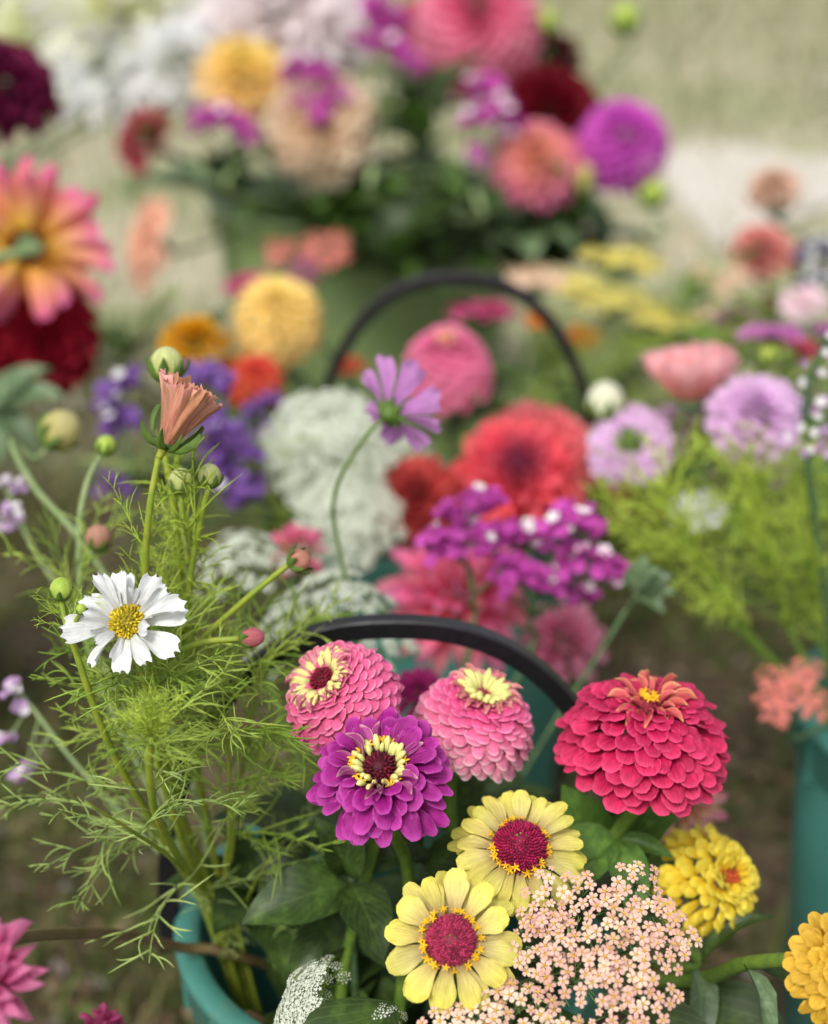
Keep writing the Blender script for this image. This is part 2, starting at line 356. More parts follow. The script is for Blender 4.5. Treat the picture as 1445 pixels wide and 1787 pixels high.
def ring(T, C, axis, r, z, n, size, me, name, out=.5, jit=.1, rows=1, lift=0, slim=1.0, prob=1, parent=None):
    Fm = frame(axis); C = Vector(C)
    for q in range(rows):
        for i in range(n):
            if U(0, 1) > prob: continue
            a = 2*math.pi*(i+.5*q+U(-.3, .3))/n; e = Vector((math.cos(a), math.sin(a), 0)); rr = r*(1+q*.22+U(-jit, jit)); d = (e*out+Vector((0, 0, 1-out))+Vector((U(-jit, jit), U(-jit, jit), 0)))
            p = C + Fm @ (e*rr+Vector((0, 0, z - q*lift)))
            if me is STAR: T.add(name, me, M4(p, *[(frame(Fm @ d, U(0, 6)) @ v)*size*U(.8, 1.15) for v in (Vector((1, 0, 0)), Vector((0, 1, 0)), Vector((0, 0, 1)))]), parent=T.disc)
            else: s = size*U(.75, 1.2); T.add(name, me, place(p, Fm @ d, Fm @ Vector((0, 0, 1)), s*slim, s, s*slim), parent=T.disc)
def stem(T, pts, r0, r1, mat, name='stem', n=6, sides=6):
    c = catmull(pts, n); V, F, UV = tube_geo([(c, taper(len(c), r0, r1))], sides)
    T.add(name, mesh(name, V, F, UV, [mat])); return c

# ------------------------------------------------------------------ buckets
def bucket_mats(n, c):
    m, nt = newmat(n); tc = N(nt, 'TexCoord'); a = noise(nt, tc.outputs['Object'], 9, 5); b = noise(nt, scaled(nt, tc.outputs['Object'], (60, 60, 6)), 1, 4)
    col = mixc(nt, 1.0, c, ramp(nt, a, [(.3, (.82, .84, .84)), (.7, (1.05, 1.05, 1.03))]), 'MULTIPLY')
    col = mixc(nt, 1.0, col, ramp(nt, b, [(.35, (.9, .9, .9)), (.6, (1, 1, 1))]), 'MULTIPLY')
    gr = noise(nt, scaled(nt, tc.outputs['Object'], (14, 14, 30)), 1, 6, .7); fg = N(nt, 'Math', operation='MULTIPLY'); fg.inputs[1].default_value = .5
    nt.links.new(ramp(nt, gr, [(.54, (0, 0, 0)), (.72, (1, 1, 1))]), fg.inputs[0]); col = mixc(nt, fg.outputs[0], col, lin(120, 116, 92))
    finish(nt, col, .42, .06, b, .12, .001, .45); return m
M_TEAL = bucket_mats('teal_plastic', lin(74, 138, 126)); M_GREEN = bucket_mats('green_plastic', lin(134, 156, 100))
M_BLACK = plain_mat('black_plastic', (.006, .006, .008), (.010, .010, .012), 300, .42, 0, .35, bstr=.05)
M_WATER = plain_mat('water', (.02, .03, .025), (.015, .025, .02), 5, .08, 0, .5, bstr=.0)
BUCKETS = {}
def bucket(key, label, x, y, r, h, mat, hh=None, tilt=0, hw=None, hy=0):
    T = Thing('bucket', label, 'bucket', (x, y, 0), 'plastic buckets holding cut flowers'); c = (x, y, 0); rb = r*.80
    rw = r-.007
    prof = [(0, .004), (rb-.006, .004), (rb, .012), (rb+(rw-rb)*.88, h-.05), (rw-.002, h-.004), (rw-.006, h-.004), (rb+(rw-rb)*.88-.004, h-.05), (rb-.005, .016), (0, .016)]
    V, F = lathe_geo(prof, 64, c); T.add('body', mesh('body', V, F, None, [mat]))
    prof = [(rw-.007, h-.03), (rw-.008, h-.003), (rw-.005, h+.001), (r-.002, h+.001), (r+.001, h-.002), (r+.0005, h-.007), (r-.003, h-.011), (r-.0045, h-.040), (rw-.001, h-.044), (rw-.007, h-.03)]
    V, F = lathe_geo(prof, 96, c); T.add('rim', mesh('rim', V, F, None, [mat]))
    for k in range(14):                      # stiffening ribs under the lip
        a = 2*math.pi*(k+.5)/14; e = Vector((math.cos(a), math.sin(a), 0)); s = Vector((-math.sin(a), math.cos(a), 0)); o = Vector(c)+e*(r-.0055)
        V = [o+s*q*.0018+e*f+Vector((0, 0, z)) for q in (-1, 1) for f, z in ((-.006, h-.052), (.0035, h-.046), (.0045, h-.012), (-.006, h-.010))]
        T.add('rib', mesh('rib', [tuple(v) for v in V], [(0, 1, 2, 3), (7, 6, 5, 4), (0, 4, 5, 1), (1, 5, 6, 2), (2, 6, 7, 3)], None, [mat], smooth=False))
    V, F = lathe_geo([(0, .16), (rb+(rw-rb)*.35, .16)], 48, c); T.add('water', mesh('water', V, F, None, [M_WATER]))
    if hh:
        hw = hw or r+.006; pts = []; nseg = 56
        for i in range(nseg+1):
            a = math.pi*i/nseg; ca, sa = math.cos(a), math.sin(a); ex = 2/2.35
            pts.append(Vector((x - hw*math.copysign(abs(ca)**ex, ca), y + hy*abs(sa)**ex, h-.022 + (hh+.022)*abs(sa)**ex)))
        # channel section: radial height b, axial thickness a
        prof = [(-.0048, -.0056), (-.0052, .0040), (-.0040, .0052), (.0040, .0052), (.0052, .0040), (.0048, -.0056), (.0032, -.0056), (.0028, .0012), (-.0028, .0012), (-.0032, -.0056)]
        V, F = [], []; ns = len(prof)
        for i, p in enumerate(pts):
            t = (pts[min(i+1, nseg)]-pts[max(i-1, 0)]).normalized(); ax = Vector((0, 1, 0)); ra = ax.cross(t).normalized()*-1
            if ra.z < 0 and 4 < i < nseg-4: ra = -ra
            if (i <= 4 or i >= nseg-4): ra = Vector((p.x-x, 0, .0)).normalized() if abs(ra.z) < .3 else ra*(1 if ra.z > 0 else -1)
            for a_, b_ in prof: V.append(tuple(p+ax*a_+ra*b_))
        for i in range(nseg):
            for k in range(ns): k2 = (k+1) % ns; F.append((i*ns+k, i*ns+k2, (i+1)*ns+k2, (i+1)*ns+k))
        F.append(tuple(range(ns))); F.append(tuple(nseg*ns+k for k in range(ns))[::-1])
        T.add('handle', mesh('handle', V, F, None, [M_BLACK], smooth=False))
        for s in (-1, 1):
            V, F, UV = tube_geo([([Vector((x+s*(r-.012), y, h-.022)), Vector((x+s*(r+.012), y, h-.022))], .007)], 12); T.add('handle_lug', mesh('handle_lug', V, F, UV, [M_BLACK]))
    BUCKETS[key] = (x, y, r, h); return T
bucket('F', 'teal plastic bucket whose black handle rises right behind the in-focus zinnias', -.011, .713, .130, .332, M_TEAL, .193)
bucket('B2', 'teal bucket with arched black handle below the pink ball zinnia and red dahlias', .038, 1.30, .130, .332, M_TEAL, .228)
bucket('B3', 'wide olive green tub holding the big dahlia bouquet', -.076, 2.42, .26, .40, M_GREEN)
bucket('BR', 'dark teal bucket with coral yarrow drooping over its rim', .412, .945, .130, .332, M_TEAL)
bucket('BL', 'teal bucket under the pink and yellow dahlia and the dark red dahlia', -.60, 1.38, .130, .332, M_TEAL)
bucket('BK', 'teal bucket standing behind the lavender scabiosas', .76, 1.80, .130, .332, M_TEAL)
bucket('BW', 'green bucket below the large white dahlias', -.82, 2.5, .16, .38, M_GREEN)
INR = {}
def rooted(key, head, axis, back=.05, spread=.75, mids=()):
    "stem line from the bucket floor through its mouth to the back of the head"
    x, y, r, h = BUCKETS[key]; hd = Vector((head.x-x, head.y-y, 0)); dl = hd.length; e = hd/dl if dl > 1e-4 else Vector((1, 0, 0))
    m = min(dl, r*spread*U(.75, 1)); mouth = Vector((x, y, h+.004)) + e*m + Vector((U(-1, 1), U(-1, 1), 0))*r*.05
    mm = Vector((mouth.x-x, mouth.y-y, 0))
    if mm.length > r*.88: mouth = Vector((x, y, mouth.z)) + mm.normalized()*r*.88
    b = Vector((x, y, .022)) - e*r*U(.0, .35) + Vector((U(-1, 1), U(-1, 1), 0))*r*.2
    low = b.lerp(mouth, .55)
    ax = Vector(axis).normalized(); pts = [b, low, mouth, *mids]
    if (head-ax*back-pts[-1]).length > .03: pts.append(head-ax*back)
    pts.append(head - ax*.002); return b, pts

# ------------------------------------------------------------------ the ground
def ground_mat():
    m, nt = newmat('garden_ground'); g = N(nt, 'NewGeometry'); pos = g.outputs['Position']
    n1 = noise(nt, pos, 5, 5, .6); n2 = noise(nt, pos, 70, 4, .6); n3 = noise(nt, pos, .9, 4, .6)
    soil = ramp(nt, n2, [(.3, lin(56, 47, 36)), (.55, lin(92, 80, 62)), (.75, lin(128, 114, 92))])
    weed = ramp(nt, n2, [(.3, lin(48, 56, 26)), (.7, lin(90, 98, 52))])
    near = mixc(nt, ramp(nt, n1, [(.45, (0, 0, 0)), (.58, (1, 1, 1))]), soil, weed)
    dry = ramp(nt, n2, [(.3, lin(160, 152, 128)), (.7, lin(198, 190, 168))]); grn = ramp(nt, n2, [(.3, lin(118, 126, 88)), (.7, lin(160, 164, 124))])
    far = mixc(nt, ramp(nt, n3, [(.42, (0, 0, 0)), (.56, (1, 1, 1))]), dry, grn)
    sp = N(nt, 'SeparateXYZ'); nt.links.new(pos, sp.inputs[0]); mr = N(nt, 'MapRange'); mr.inputs[1].default_value = 2.5; mr.inputs[2].default_value = 3.6
    ad = N(nt, 'Math', operation='MULTIPLY_ADD'); ad.inputs[1].default_value = 1.0; nt.links.new(n3, ad.inputs[0]); nt.links.new(sp.outputs[1], ad.inputs[2]); nt.links.new(ad.outputs[0], mr.inputs[0])
    c = mixc(nt, mr.outputs[0], near, far); finish(nt, c, .9, 0, n2, .6, .01, .15); return m
gx = np.concatenate([np.linspace(-60, -3, 12), np.linspace(-2.6, 2.6, 60), np.linspace(3, 60, 12)]); gy = np.concatenate([np.linspace(-20, -1, 6), np.linspace(-.5, 5, 60), np.linspace(5.4, 120, 20)])
GX, GY = np.meshgrid(gx, gy); GZ = .006*np.sin(GX*7+1)*np.sin(GY*6)*(np.abs(GX) < 3)*(GY < 5) - .006
nx = len(gx); F = [(j*nx+i, j*nx+i+1, (j+1)*nx+i+1, (j+1)*nx+i) for j in range(len(gy)-1) for i in range(nx-1)]
link('ground', mesh('ground', np.stack([GX, GY, GZ], -1).reshape(-1, 3), F, None, [ground_mat()]), kind='structure')
m_, nt_ = newmat('pale_gravel'); g_ = N(nt_, 'NewGeometry'); n_ = noise(nt_, g_.outputs['Position'], 45, 5, .7)
finish(nt_, ramp(nt_, n_, [(.3, lin(160, 152, 138)), (.7, lin(220, 214, 202))]), .85, 0, n_, .6, .01)
pv = []; pn = 26
for i in range(pn):
    x = .75+4.2*i/(pn-1); w = .52+.16*math.sin(i*1.7)+.1*math.sin(i*2.9+1); yc = 4.45 + .02*i + .16*math.sin(i*.9)
    pv += [(x, yc-w-.2*max(0, 1-i/3), .006), (x, yc+w*.75, .006)]
link('gravel_path', mesh('gravel_path', pv, [(2*i, 2*i+2, 2*i+3, 2*i+1) for i in range(pn-1)], None, [m_]), kind='structure')
def clear(x, y, pad=.012):
    ok = np.ones(len(x), bool)
    for bx, by, br, bh in BUCKETS.values(): ok &= (x-bx)**2+(y-by)**2 > (br*.82+pad)**2
    return ok
def scatter_blades(name, label, cat, n, y0, y1, hmin, hmax, wd_, cols, wts, clump=1.0, spread=1.0):
    y = y0+(y1-y0)*rng.random(n)**.8; x = rng.uniform(-1, 1, n)*(.25+y*.42)*spread
    if clump: 
        k = np.sin(x*9+np.sin(y*7)*1.5)*np.sin(y*11+x*3)+rng.normal(0, .5, n); s = k > -.1; x, y = x[s], y[s]
    s = clear(x, y); x, y = x[s], y[s]; s = ~((x > .7) & (np.abs(y-4.5) < .6) & (rng.random(len(x)) < .9)); x, y = x[s], y[s]; n = len(x)
    h = rng.uniform(hmin, hmax, n)*(1+.15*np.maximum(0, y-2)); a = rng.uniform(0, 6.28, n); ln = rng.uniform(.2, 1.2, n)*h; w = wd_*rng.uniform(.6, 1.4, n)*(1+.25*np.maximum(0, y-2))
    ex, ey = np.cos(a), np.sin(a); z0 = np.full(n, -.008)
    P0 = np.stack([x-ey*w, y+ex*w, z0], -1); P1 = np.stack([x+ey*w, y-ex*w, z0], -1)
    P2 = np.stack([x+ex*ln*.35+ey*w*.9, y+ey*ln*.35-ex*w*.9, h*.6], -1); P3 = np.stack([x+ex*ln*.35-ey*w*.9, y+ey*ln*.35+ex*w*.9, h*.6], -1); P4 = np.stack([x+ex*ln, y+ey*ln, h*.9], -1)
    V = np.stack([P0, P1, P2, P3, P4], 1).reshape(-1, 3); F = []
    for i in range(n): b = i*5; F += [(b, b+1, b+2, b+3), (b+3, b+2, b+4)]
    ci = rng.choice(len(cols), n, p=wts); c = np.array(cols)[ci]*rng.uniform(.7, 1.25, (n, 1))
    o = link(name, mesh(name, V, F, None, [M_BLADE], col=np.repeat(c, 5, 0), smooth=False), kind='stuff'); o['label'] = label; o['category'] = cat; return o
M_BLADE = plain_mat('blade', (1, 1, 1), (.85, .85, .85), 50, .6, .25, attr=True)
scatter_blades('grass', 'short weedy grass growing between the buckets', 'grass', 40000, .75, 2.6, .012, .05, .0016, [lin(66, 84, 34), lin(92, 110, 48), lin(130, 122, 78), lin(92, 76, 54)], [.34, .26, .2, .2], spread=1.6)
scatter_blades('lawn_grass', 'dry pale lawn grass beyond the buckets', 'grass', 42000, 2.3, 11, .015, .05, .003, [lin(146, 152, 108), lin(188, 180, 148), lin(116, 132, 78), lin(204, 196, 174)], [.3, .3, .14, .26], clump=0, spread=1.7)
n = 13000; y = .7+2.4*rng.random(n); x = rng.uniform(-1, 1, n)*(.4+y*.6); s = clear(x, y); x, y = x[s], y[s]; n = len(x)
a = rng.uniform(0, 6.28, n); L = rng.uniform(.004, .016, n); w = L*rng.uniform(.2, .6, n); e = np.stack([np.cos(a), np.sin(a), rng.uniform(-.3, .3, n)], -1); q = np.stack([-np.sin(a), np.cos(a), rng.uniform(-.3, .3, n)], -1); o = np.stack([x, y, rng.uniform(.002, .01, n)], -1)
V = np.stack([o-e*L[:, None], o+q*w[:, None], o+e*L[:, None], o-q*w[:, None]], 1).reshape(-1, 3)
cc = np.array([lin(128, 104, 78), lin(92, 72, 54), lin(168, 150, 120), lin(150, 140, 132), lin(104, 118, 62)])[rng.choice(5, n, p=[.3, .2, .2, .1, .2])]*rng.uniform(.7, 1.2, (n, 1))
lo = link('leaf_litter', mesh('leaf_litter', V, [(4*i, 4*i+1, 4*i+2, 4*i+3) for i in range(n)], None, [M_BLADE], col=np.repeat(cc, 4, 0), smooth=False), kind='stuff'); lo['label'] = 'brown bits of dead leaf scattered on the soil'; lo['category'] = 'leaf litter'

# ------------------------------------------------------------------ zinnias of the front bucket
GZ_ = 'zinnias in the front bucket'
def zstart(name, label, key, C, axis, r=.0032, back=.05, mat=None, mids=(), group=GZ_, cat='zinnia', spread=.75, r1=None):
    b, pts = rooted(key, C, axis, back, spread, mids); T = Thing(name, label, cat, b, group)
    T.path = stem(T, pts, r*1.15, r1 or r, mat or M_STEM); return T
def calyx(T, C, axis, r, mat=None, h=.8):
    Fm = frame(axis); V, F = lathe_geo([(.25*r, -h*r), (.7*r, -.55*h*r), (r, 0), (.2*r, .12*r)], 14); V = [tuple(Vector(C)+Fm @ Vector(v)) for v in V]
    T.add('calyx', mesh('calyx', V, F, None, [mat or M_STEM]))
BALL_T = [(.34, .66), (.46, .66), (.62, .60), (.76, .48), (.88, .32), (.96, .12), (1.0, -.10), (.96, -.34), (.86, -.54)]
BALL_B0 = [(.14, .50), (.22, .50), (.34, .46), (.44, .36), (.52, .22), (.58, .06), (.58, -.10), (.54, -.26), (.46, -.40)]
def flat_bases(tips, sh=1.5, k=.86):
    n_ = len(tips)-1; out = []
    for i in range(n_+1):
        f = (i-sh)/n_
        if f >= 0: r_, z_ = interp(tips, f); out.append((r_*k, z_*k))
        else: out.append((max(.06, tips[0][0]*(1+f*n_*.42)*k), tips[0][1]*k))
    return out
BALL_B = flat_bases(BALL_T, 1.35, .78)
# pink ball with cream crown
C = P(596, 1218, .735); ax = A(-.52, .60, .58); Rr = 106/FPX*.735
T = zstart('zinnia', 'bubblegum pink ball zinnia with cream ring round a dark red eye', 'F', C, ax)
mt = petal_mat('petal_pink', lin(196, 70, 110), lin(226, 84, 134), lin(234, 104, 152), edge=lin(246, 160, 188), trans=.12)
rays(T, C, ax, Rr, 290, BALL_T, BALL_B, .28, 'scale', mt, tint=lambda t: (1, 1-.18*max(0, t-.5), 1+.12*max(0, t-.6)), jit=.06, wfun=lambda t: .21+.06*min(1, t*3))
Fm = frame(ax); Cd = C + Vector(ax)*Rr*.50
disc(T, Cd, ax, Rr*.20, Rr*.24, 90, lin(120, 8, 38), None, .12)
ring(T, Cd, ax, Rr*.24, Rr*.07, 22, Rr*.26, ROD, 'floret', .62, .06, 3, Rr*.02, 1.25)
rays(T, C, ax, Rr, 34, [(.50, .70), (.70, .64)], [(.26, .60), (.32, .58)], .14, 'narrow', petal_mat('petal_pink_inner', lin(240, 226, 160), lin(236, 170, 178), lin(232, 110, 150), edge=lin(246, 214, 190), trans=.2), jit=.08)
calyx(T, C-Vector(ax)*Rr*.35, ax, Rr*.3)
leaf(T, C-Vector(ax)*.05, A(-.5, -.6, .3), .05)
# rose zinnia fading to blush
C = P(830, 1250, .765); ax = A(.24, .80, .50); Rr = 106/FPX*.765
T = zstart('zinnia', 'rose zinnia fading to blush at its skirt, under the black handle', 'F', C, ax)
mt = petal_mat('petal_blush', lin(214, 70, 120), lin(236, 90, 140), lin(240, 116, 158), edge=lin(246, 176, 196), trans=.12)
rays(T, C, ax, Rr, 260, [(.28, .60), (.44, .58), (.62, .50), (.78, .37), (.9, .20), (.98, .0), (1.02, -.22), (1.02, -.44), (.97, -.62)], flat_bases([(.28, .60), (.44, .58), (.62, .50), (.78, .37), (.9, .20), (.98, .0), (1.02, -.22), (1.02, -.44), (.97, -.62)], 1.3, .74), .31, 'scale', mt, tint=lambda t: (.96+.1*t, .62+2.3*max(0, t-.30), .86+.85*max(0, t-.25)), jit=.06, wfun=lambda t: .21+.07*min(1, t*3))
Cd = C+Vector(ax)*Rr*.40; disc(T, Cd, ax, Rr*.12, Rr*.16, 30, lin(180, 60, 80), None, .18); ring(T, Cd, ax, Rr*.13, Rr*.08, 16, Rr*.30, ROD, 'floret', .55, .1, 3, Rr*.01, 1.1)
rays(T, C, ax, Rr, 32, [(.46, .60), (.66, .54)], [(.18, .46), (.26, .46)], .13, 'narrow', petal_mat('petal_blush_inner', lin(246, 226, 160), lin(244, 190, 160), lin(240, 120, 150), edge=lin(248, 220, 190), trans=.2), jit=.08)
calyx(T, C-Vector(ax)*Rr*.4, ax, Rr*.3)
# magenta purple zinnia
C = P(664, 1352, .695); ax = A(-.06, .62, .78); Rr = 130/FPX*.695
T = zstart('zinnia', 'magenta purple zinnia with yellow stars and cream rods round its dark eye', 'F', C, ax, mids=[P(712, 1530, .79)])
mt = petal_mat('petal_magenta', lin(104, 6, 76), lin(156, 14, 122), lin(178, 34, 146), edge=lin(192, 80, 168), trans=.12, vein=.34)
rays(T, C, ax, Rr, 78, [(.62, .36), (.74, .30), (.84, .20), (.92, .06), (.98, -.10), (1.0, -.26), (.97, -.42)], [(.22, .16), (.24, .12), (.25, .06), (.25, 0), (.24, -.06), (.22, -.12), (.2, -.18)], .30, 'ray', mt, jit=.15)
rays(T, C, ax, Rr, 11, [(.50, .46), (.66, .36)], [(.26, .18), (.28, .14)], .13, 'narrow', petal_mat('petal_magenta_inner', lin(236, 222, 170), lin(200, 110, 170), lin(190, 60, 150), edge=lin(240, 220, 190)), jit=.2)
Cd = C+Vector(ax)*Rr*.16; disc(T, Cd, ax, Rr*.21, Rr*.20, 110, lin(96, 4, 34), lin(50, 4, 16), .12, dimple=.12)
ring(T, Cd, ax, Rr*.22, Rr*.03, 18, Rr*.22, ROD, 'floret', .38, .1, 2, Rr*.02, 1.25, .9)
ring(T, Cd, ax, Rr*.36, Rr*.12, 16, Rr*.095, STAR, 'star_floret', .25, .12, 1, 0, 1, .75)
calyx(T, C-Vector(ax)*Rr*.18, ax, Rr*.28)
# crimson zinnia
C = P(1122, 1284, .755); ax = A(.05, .86, .46); Rr = 152/FPX*.755
T = zstart('zinnia', 'large crimson pink double zinnia, its orange centre tipped with yellow stars', 'F', C, ax, .0038)
mt = petal_mat('petal_crimson', lin(170, 14, 66), lin(212, 24, 88), lin(220, 46, 102), trans=.16, vein=.36, edge=lin(228, 72, 124))
rays(T, C, ax, Rr, 215, [(.34, .52), (.46, .50), (.60, .44), (.72, .36), (.82, .25), (.90, .12), (.97, .0), (1.01, -.14), (1.02, -.28), (.98, -.42)],
     [(.10, .38), (.16, .40), (.26, .40), (.36, .36), (.44, .28), (.50, .18), (.54, .06), (.54, -.06), (.50, -.18), (.44, -.30)], .27, 'ray', mt, jit=.075, wfun=lambda t: .18+.13*t, tint=lambda t: (1, 1.0+.9*max(0, .25-t), 1-.1*t))
rays(T, C, ax, Rr, 24, [(.30, .58), (.54, .50)], [(.10, .42), (.16, .42)], .09, 'narrow', petal_mat('petal_crimson_inner', lin(200, 60, 90), lin(228, 90, 108), lin(240, 132, 122), edge=lin(248, 212, 140)), jit=.15)
Cd = C+Vector(ax)*Rr*.40; disc(T, Cd, ax, Rr*.09, Rr*.16, 34, lin(176, 60, 80), None, .18)
ring(T, Cd, ax, Rr*.08, Rr*.16, 7, Rr*.075, STAR, 'star_floret', .3, .3, 1, 0, 1, 1)
calyx(T, C-Vector(ax)*Rr*.28, ax, Rr*.24)
for a_, l_, w_ in (((-.55, -.45, .3), .055, .9), ((.15, -.8, .45), .05, .9), ((.9, -.3, .1), .032, .7), ((-.9, -.3, -.1), .05, .9)): leaf(T, C-Vector(ax)*.055+Vector((-.006, 0, -.012)), A(*a_), l_, M_LEAFB, up=A(0, .5, .8), w=w_)
# two yellow zinnias with raised red cones
def yellow_zinnia(label, C, ax, Rr, rows, pn_, spin, mids=(), ws=1.0, dr=.37, dh=.33, dc=(160, 34, 74)):
    T = zstart('zinnia', label, 'F', C, ax, mids=mids)
    rows_ = [([(.92, .16), (.97, .0)], pn_, .31), ([(1.0, -.08), (1.0, -.14)], pn_-1, .30), ([(.97, -.24), (.97, -.3)], pn_-4, .28)][:rows]
    for k, (tips, nn, w) in enumerate(rows_):
        rays(T, C, ax, Rr, nn, tips, [(.30, .06-.05*k), (.30, .05-.05*k)], w*ws, 'spoon', M_PYEL, jit=.07, gold=False, az0=spin+k*.21, tint=lambda t: (1, U(.94, 1.02), U(.8, 1.1)))
    disc(T, C+Vector(ax)*Rr*.07, ax, Rr*dr, Rr*dh, 520, lin(*dc), lin(120, 128, 60), .055, dimple=.02)
    ring(T, C+Vector(ax)*Rr*.07, ax, Rr*.41, Rr*.08, 18, Rr*.085, STAR, 'star_floret', .5, .06, 1, 0, 1, .92)
    ring(T, C+Vector(ax)*Rr*.07, ax, Rr*.39, Rr*.13, 11, Rr*.075, STAR, 'star_floret', .35, .06, 1, 0, 1, .8)
    calyx(T, C-Vector(ax)*Rr*.1, ax, Rr*.3); return T
M_PYEL = petal_mat('petal_lemon', lin(160, 122, 98), lin(216, 202, 118), lin(236, 226, 104), trans=.16, vein=.2, m0=.45)
T = yellow_zinnia('lemon yellow zinnia with raised red cone, between the purple and crimson pink zinnias', P(906, 1484, .715), A(.02, .62, .78), 121/FPX*.715, 3, 19, .1, ws=.86, dh=.42, dc=(150, 18, 66))
T = yellow_zinnia('lemon yellow zinnia with flat red disc, facing out beside the lower peach yarrow', P(787, 1642, .672), A(-.03, .36, .93), 124/FPX*.672, 2, 12, .35, ws=1.22, dr=.33, dh=.22, dc=(164, 46, 80))
leaf(T, P(690, 1752, .69), A(-.5, -.5, .35), .085, M_LEAF, up=A(-.4, .6, .7), w=1.1, var=0)
# golden doubles on the right
mt = petal_mat('petal_golden', lin(222, 170, 20), lin(242, 206, 40), lin(248, 228, 84), trans=.25, vein=.1)
C = P(1232, 1538, .80); ax = A(.58, .30, .62); Rr = 100/FPX*.80
T = zstart('zinnia', 'golden yellow double zinnia with orange red eye, turned towards the teal bucket', 'F', C, ax, mids=[P(1215, 1690, .82)])
rays(T, C, ax, Rr, 160, BALL_T, BALL_B, .24, 'scale', mt, jit=.10, tint=lambda t: (1, 1.04-.08*t, 1.2-.4*t)); disc(T, C+Vector(ax)*Rr*.5, ax, Rr*.2, Rr*.14, 40, lin(200, 84, 40), None, .14)
rays(T, C, ax, Rr, 16, [(.3, .66), (.4, .66)], [(.16, .5), (.2, .5)], .12, 'narrow', mt, jit=.15)
calyx(T, C-Vector(ax)*Rr*.35, ax, Rr*.3)
leaf(T, P(1225, 1680, .79), A(.75, .7, .2), .05, M_LEAF, up=A(-.6, .6, .5), w=.7, var=2); leaf(T, P(1215, 1690, .79), A(-.1, -.8, .6), .05, M_LEAFG, up=A(.3, .5, .8), w=.9); leaf(T, P(1190, 1720, .80), A(.6, -.75, .3), .095, M_LEAF, up=A(.1, .5, .8), w=1.15, var=1)
mt2 = petal_mat('petal_amber', lin(176, 120, 20), lin(212, 160, 36), lin(228, 182, 56), trans=.12, vein=.25)
C = P(1462, 1690, .665); ax = A(.12, .15, .95); Rr = 104/FPX*.665
T = zstart('zinnia', 'amber yellow zinnia on a long stem reaching out past the golden zinnia', 'F', C, ax, mids=[P(1190, 1712, .80), P(1300, 1682, .74), P(1400, 1676, .70)], r=.0036)
rays(T, C, ax, Rr, 70, [(.3, .42), (.5, .38), (.68, .3), (.82, .18), (.93, .04), (1.0, -.1), (1.0, -.24)], [(.1, .3), (.16, .26), (.2, .2), (.24, .14), (.26, .08), (.26, .02), (.26, -.04)], .33, 'ray', mt2, jit=.09)
disc(T, C+Vector(ax)*Rr*.3, ax, Rr*.12, Rr*.1, 30, lin(190, 90, 30), None, .18); calyx(T, C-Vector(ax)*Rr*.15, ax, Rr*.28)
leaf(T, P(1300, 1682, .735), A(.05, -.95, .2), .062, M_LEAFG, up=A(.7, .2, .7), w=.7, var=2); leaf(T, P(1318, 1682, .742), A(.8, -.45, .1), .06, M_LEAF, up=A(.1, .7, .6), w=.9)
# leafy zinnia stem deep in the bucket (bud just opening)
def leafy(label, key, C, ax, leaves, n_=None):
    b, pts = rooted(key, C, ax, .03); T = Thing('zinnia', label, 'zinnia', b, GZ_); stem(T, pts, .0034, .0028, M_STEMD)
    for (px, py, d, dr, L, up, w, mt_) in leaves: leaf(T, P(px, py, d), A(*dr), L, mt_, up=A(*up), w=w)
    return T
C = P(612, 1520, .79); T = leafy('leafy zinnia shoot without a bloom, below the magenta purple zinnia', 'F', C, A(0, .9, .3),
    [(610, 1545, .785, (-.95, -.28, .25), .062, (0, .55, .8), 1.25, M_LEAF), (612, 1540, .78, (.3, -.6, .5), .05, (.2, .4, .8), 1.1, M_LEAF), (608, 1530, .785, (.1, .8, .4), .055, (-.3, -.2, .9), 1.1, M_LEAF),
     (618, 1520, .80, (.9, .3, .2), .05, (0, .6, .8), 1, M_LEAF), (600, 1600, .82, (-.6, -.6, .4), .05, (.2, .5, .8), 1.1, M_LEAF), (640, 1600, .82, (.7, -.5, .5), .06, (-.2, .5, .8), 1.1, M_LEAF), (612, 1520, .785, (-.4, .7, .4), .045, (.4, -.1, .9), 1, M_LEAF)])
C = P(740, 1500, .82); T = leafy('dark leafy zinnia shoot between the purple and the lemon zinnias', 'F', C, A(.1, .9, .2),
    [(735, 1500, .80, (.75, -.1, .4), .055, (0, .5, .8), 1.0, M_LEAF), (735, 1540, .82, (-.3, -.7, .6), .06, (.5, .3, .8), 1.1, M_LEAF), (740, 1560, .83, (.6, -.5, .5), .06, (.0, .5, .8), 1.1, M_LEAF), (735, 1490, .81, (-.6, .3, .4), .05, (.1, .5, .8), 1, M_LEAF), (760, 1440, .83, (.5, .6, .2), .05, (0, .2, .9), 1, M_LEAF)])
C = P(1010, 1500, .84); T = leafy('leafy zinnia shoot filling the gap under the crimson pink zinnia', 'F', C, A(.1, .9, .2),
    [(1030, 1500, .82, (-.35, .75, .4), .062, (.3, .1, .9), 1.1, M_LEAFB), (1060, 1500, .82, (.55, .5, .4), .066, (-.2, .4, .9), .9, M_LEAFB), (1040, 1520, .83, (.2, -.5, .6), .06, (0, .4, .8), 1.1, M_LEAF), (1100, 1530, .84, (.8, .35, .3), .06, (-.1, .6, .8), .8, M_LEAFB), (1000, 1560, .84, (-.5, -.5, .5), .06, (0, .4, .8), 1.1, M_LEAF)])
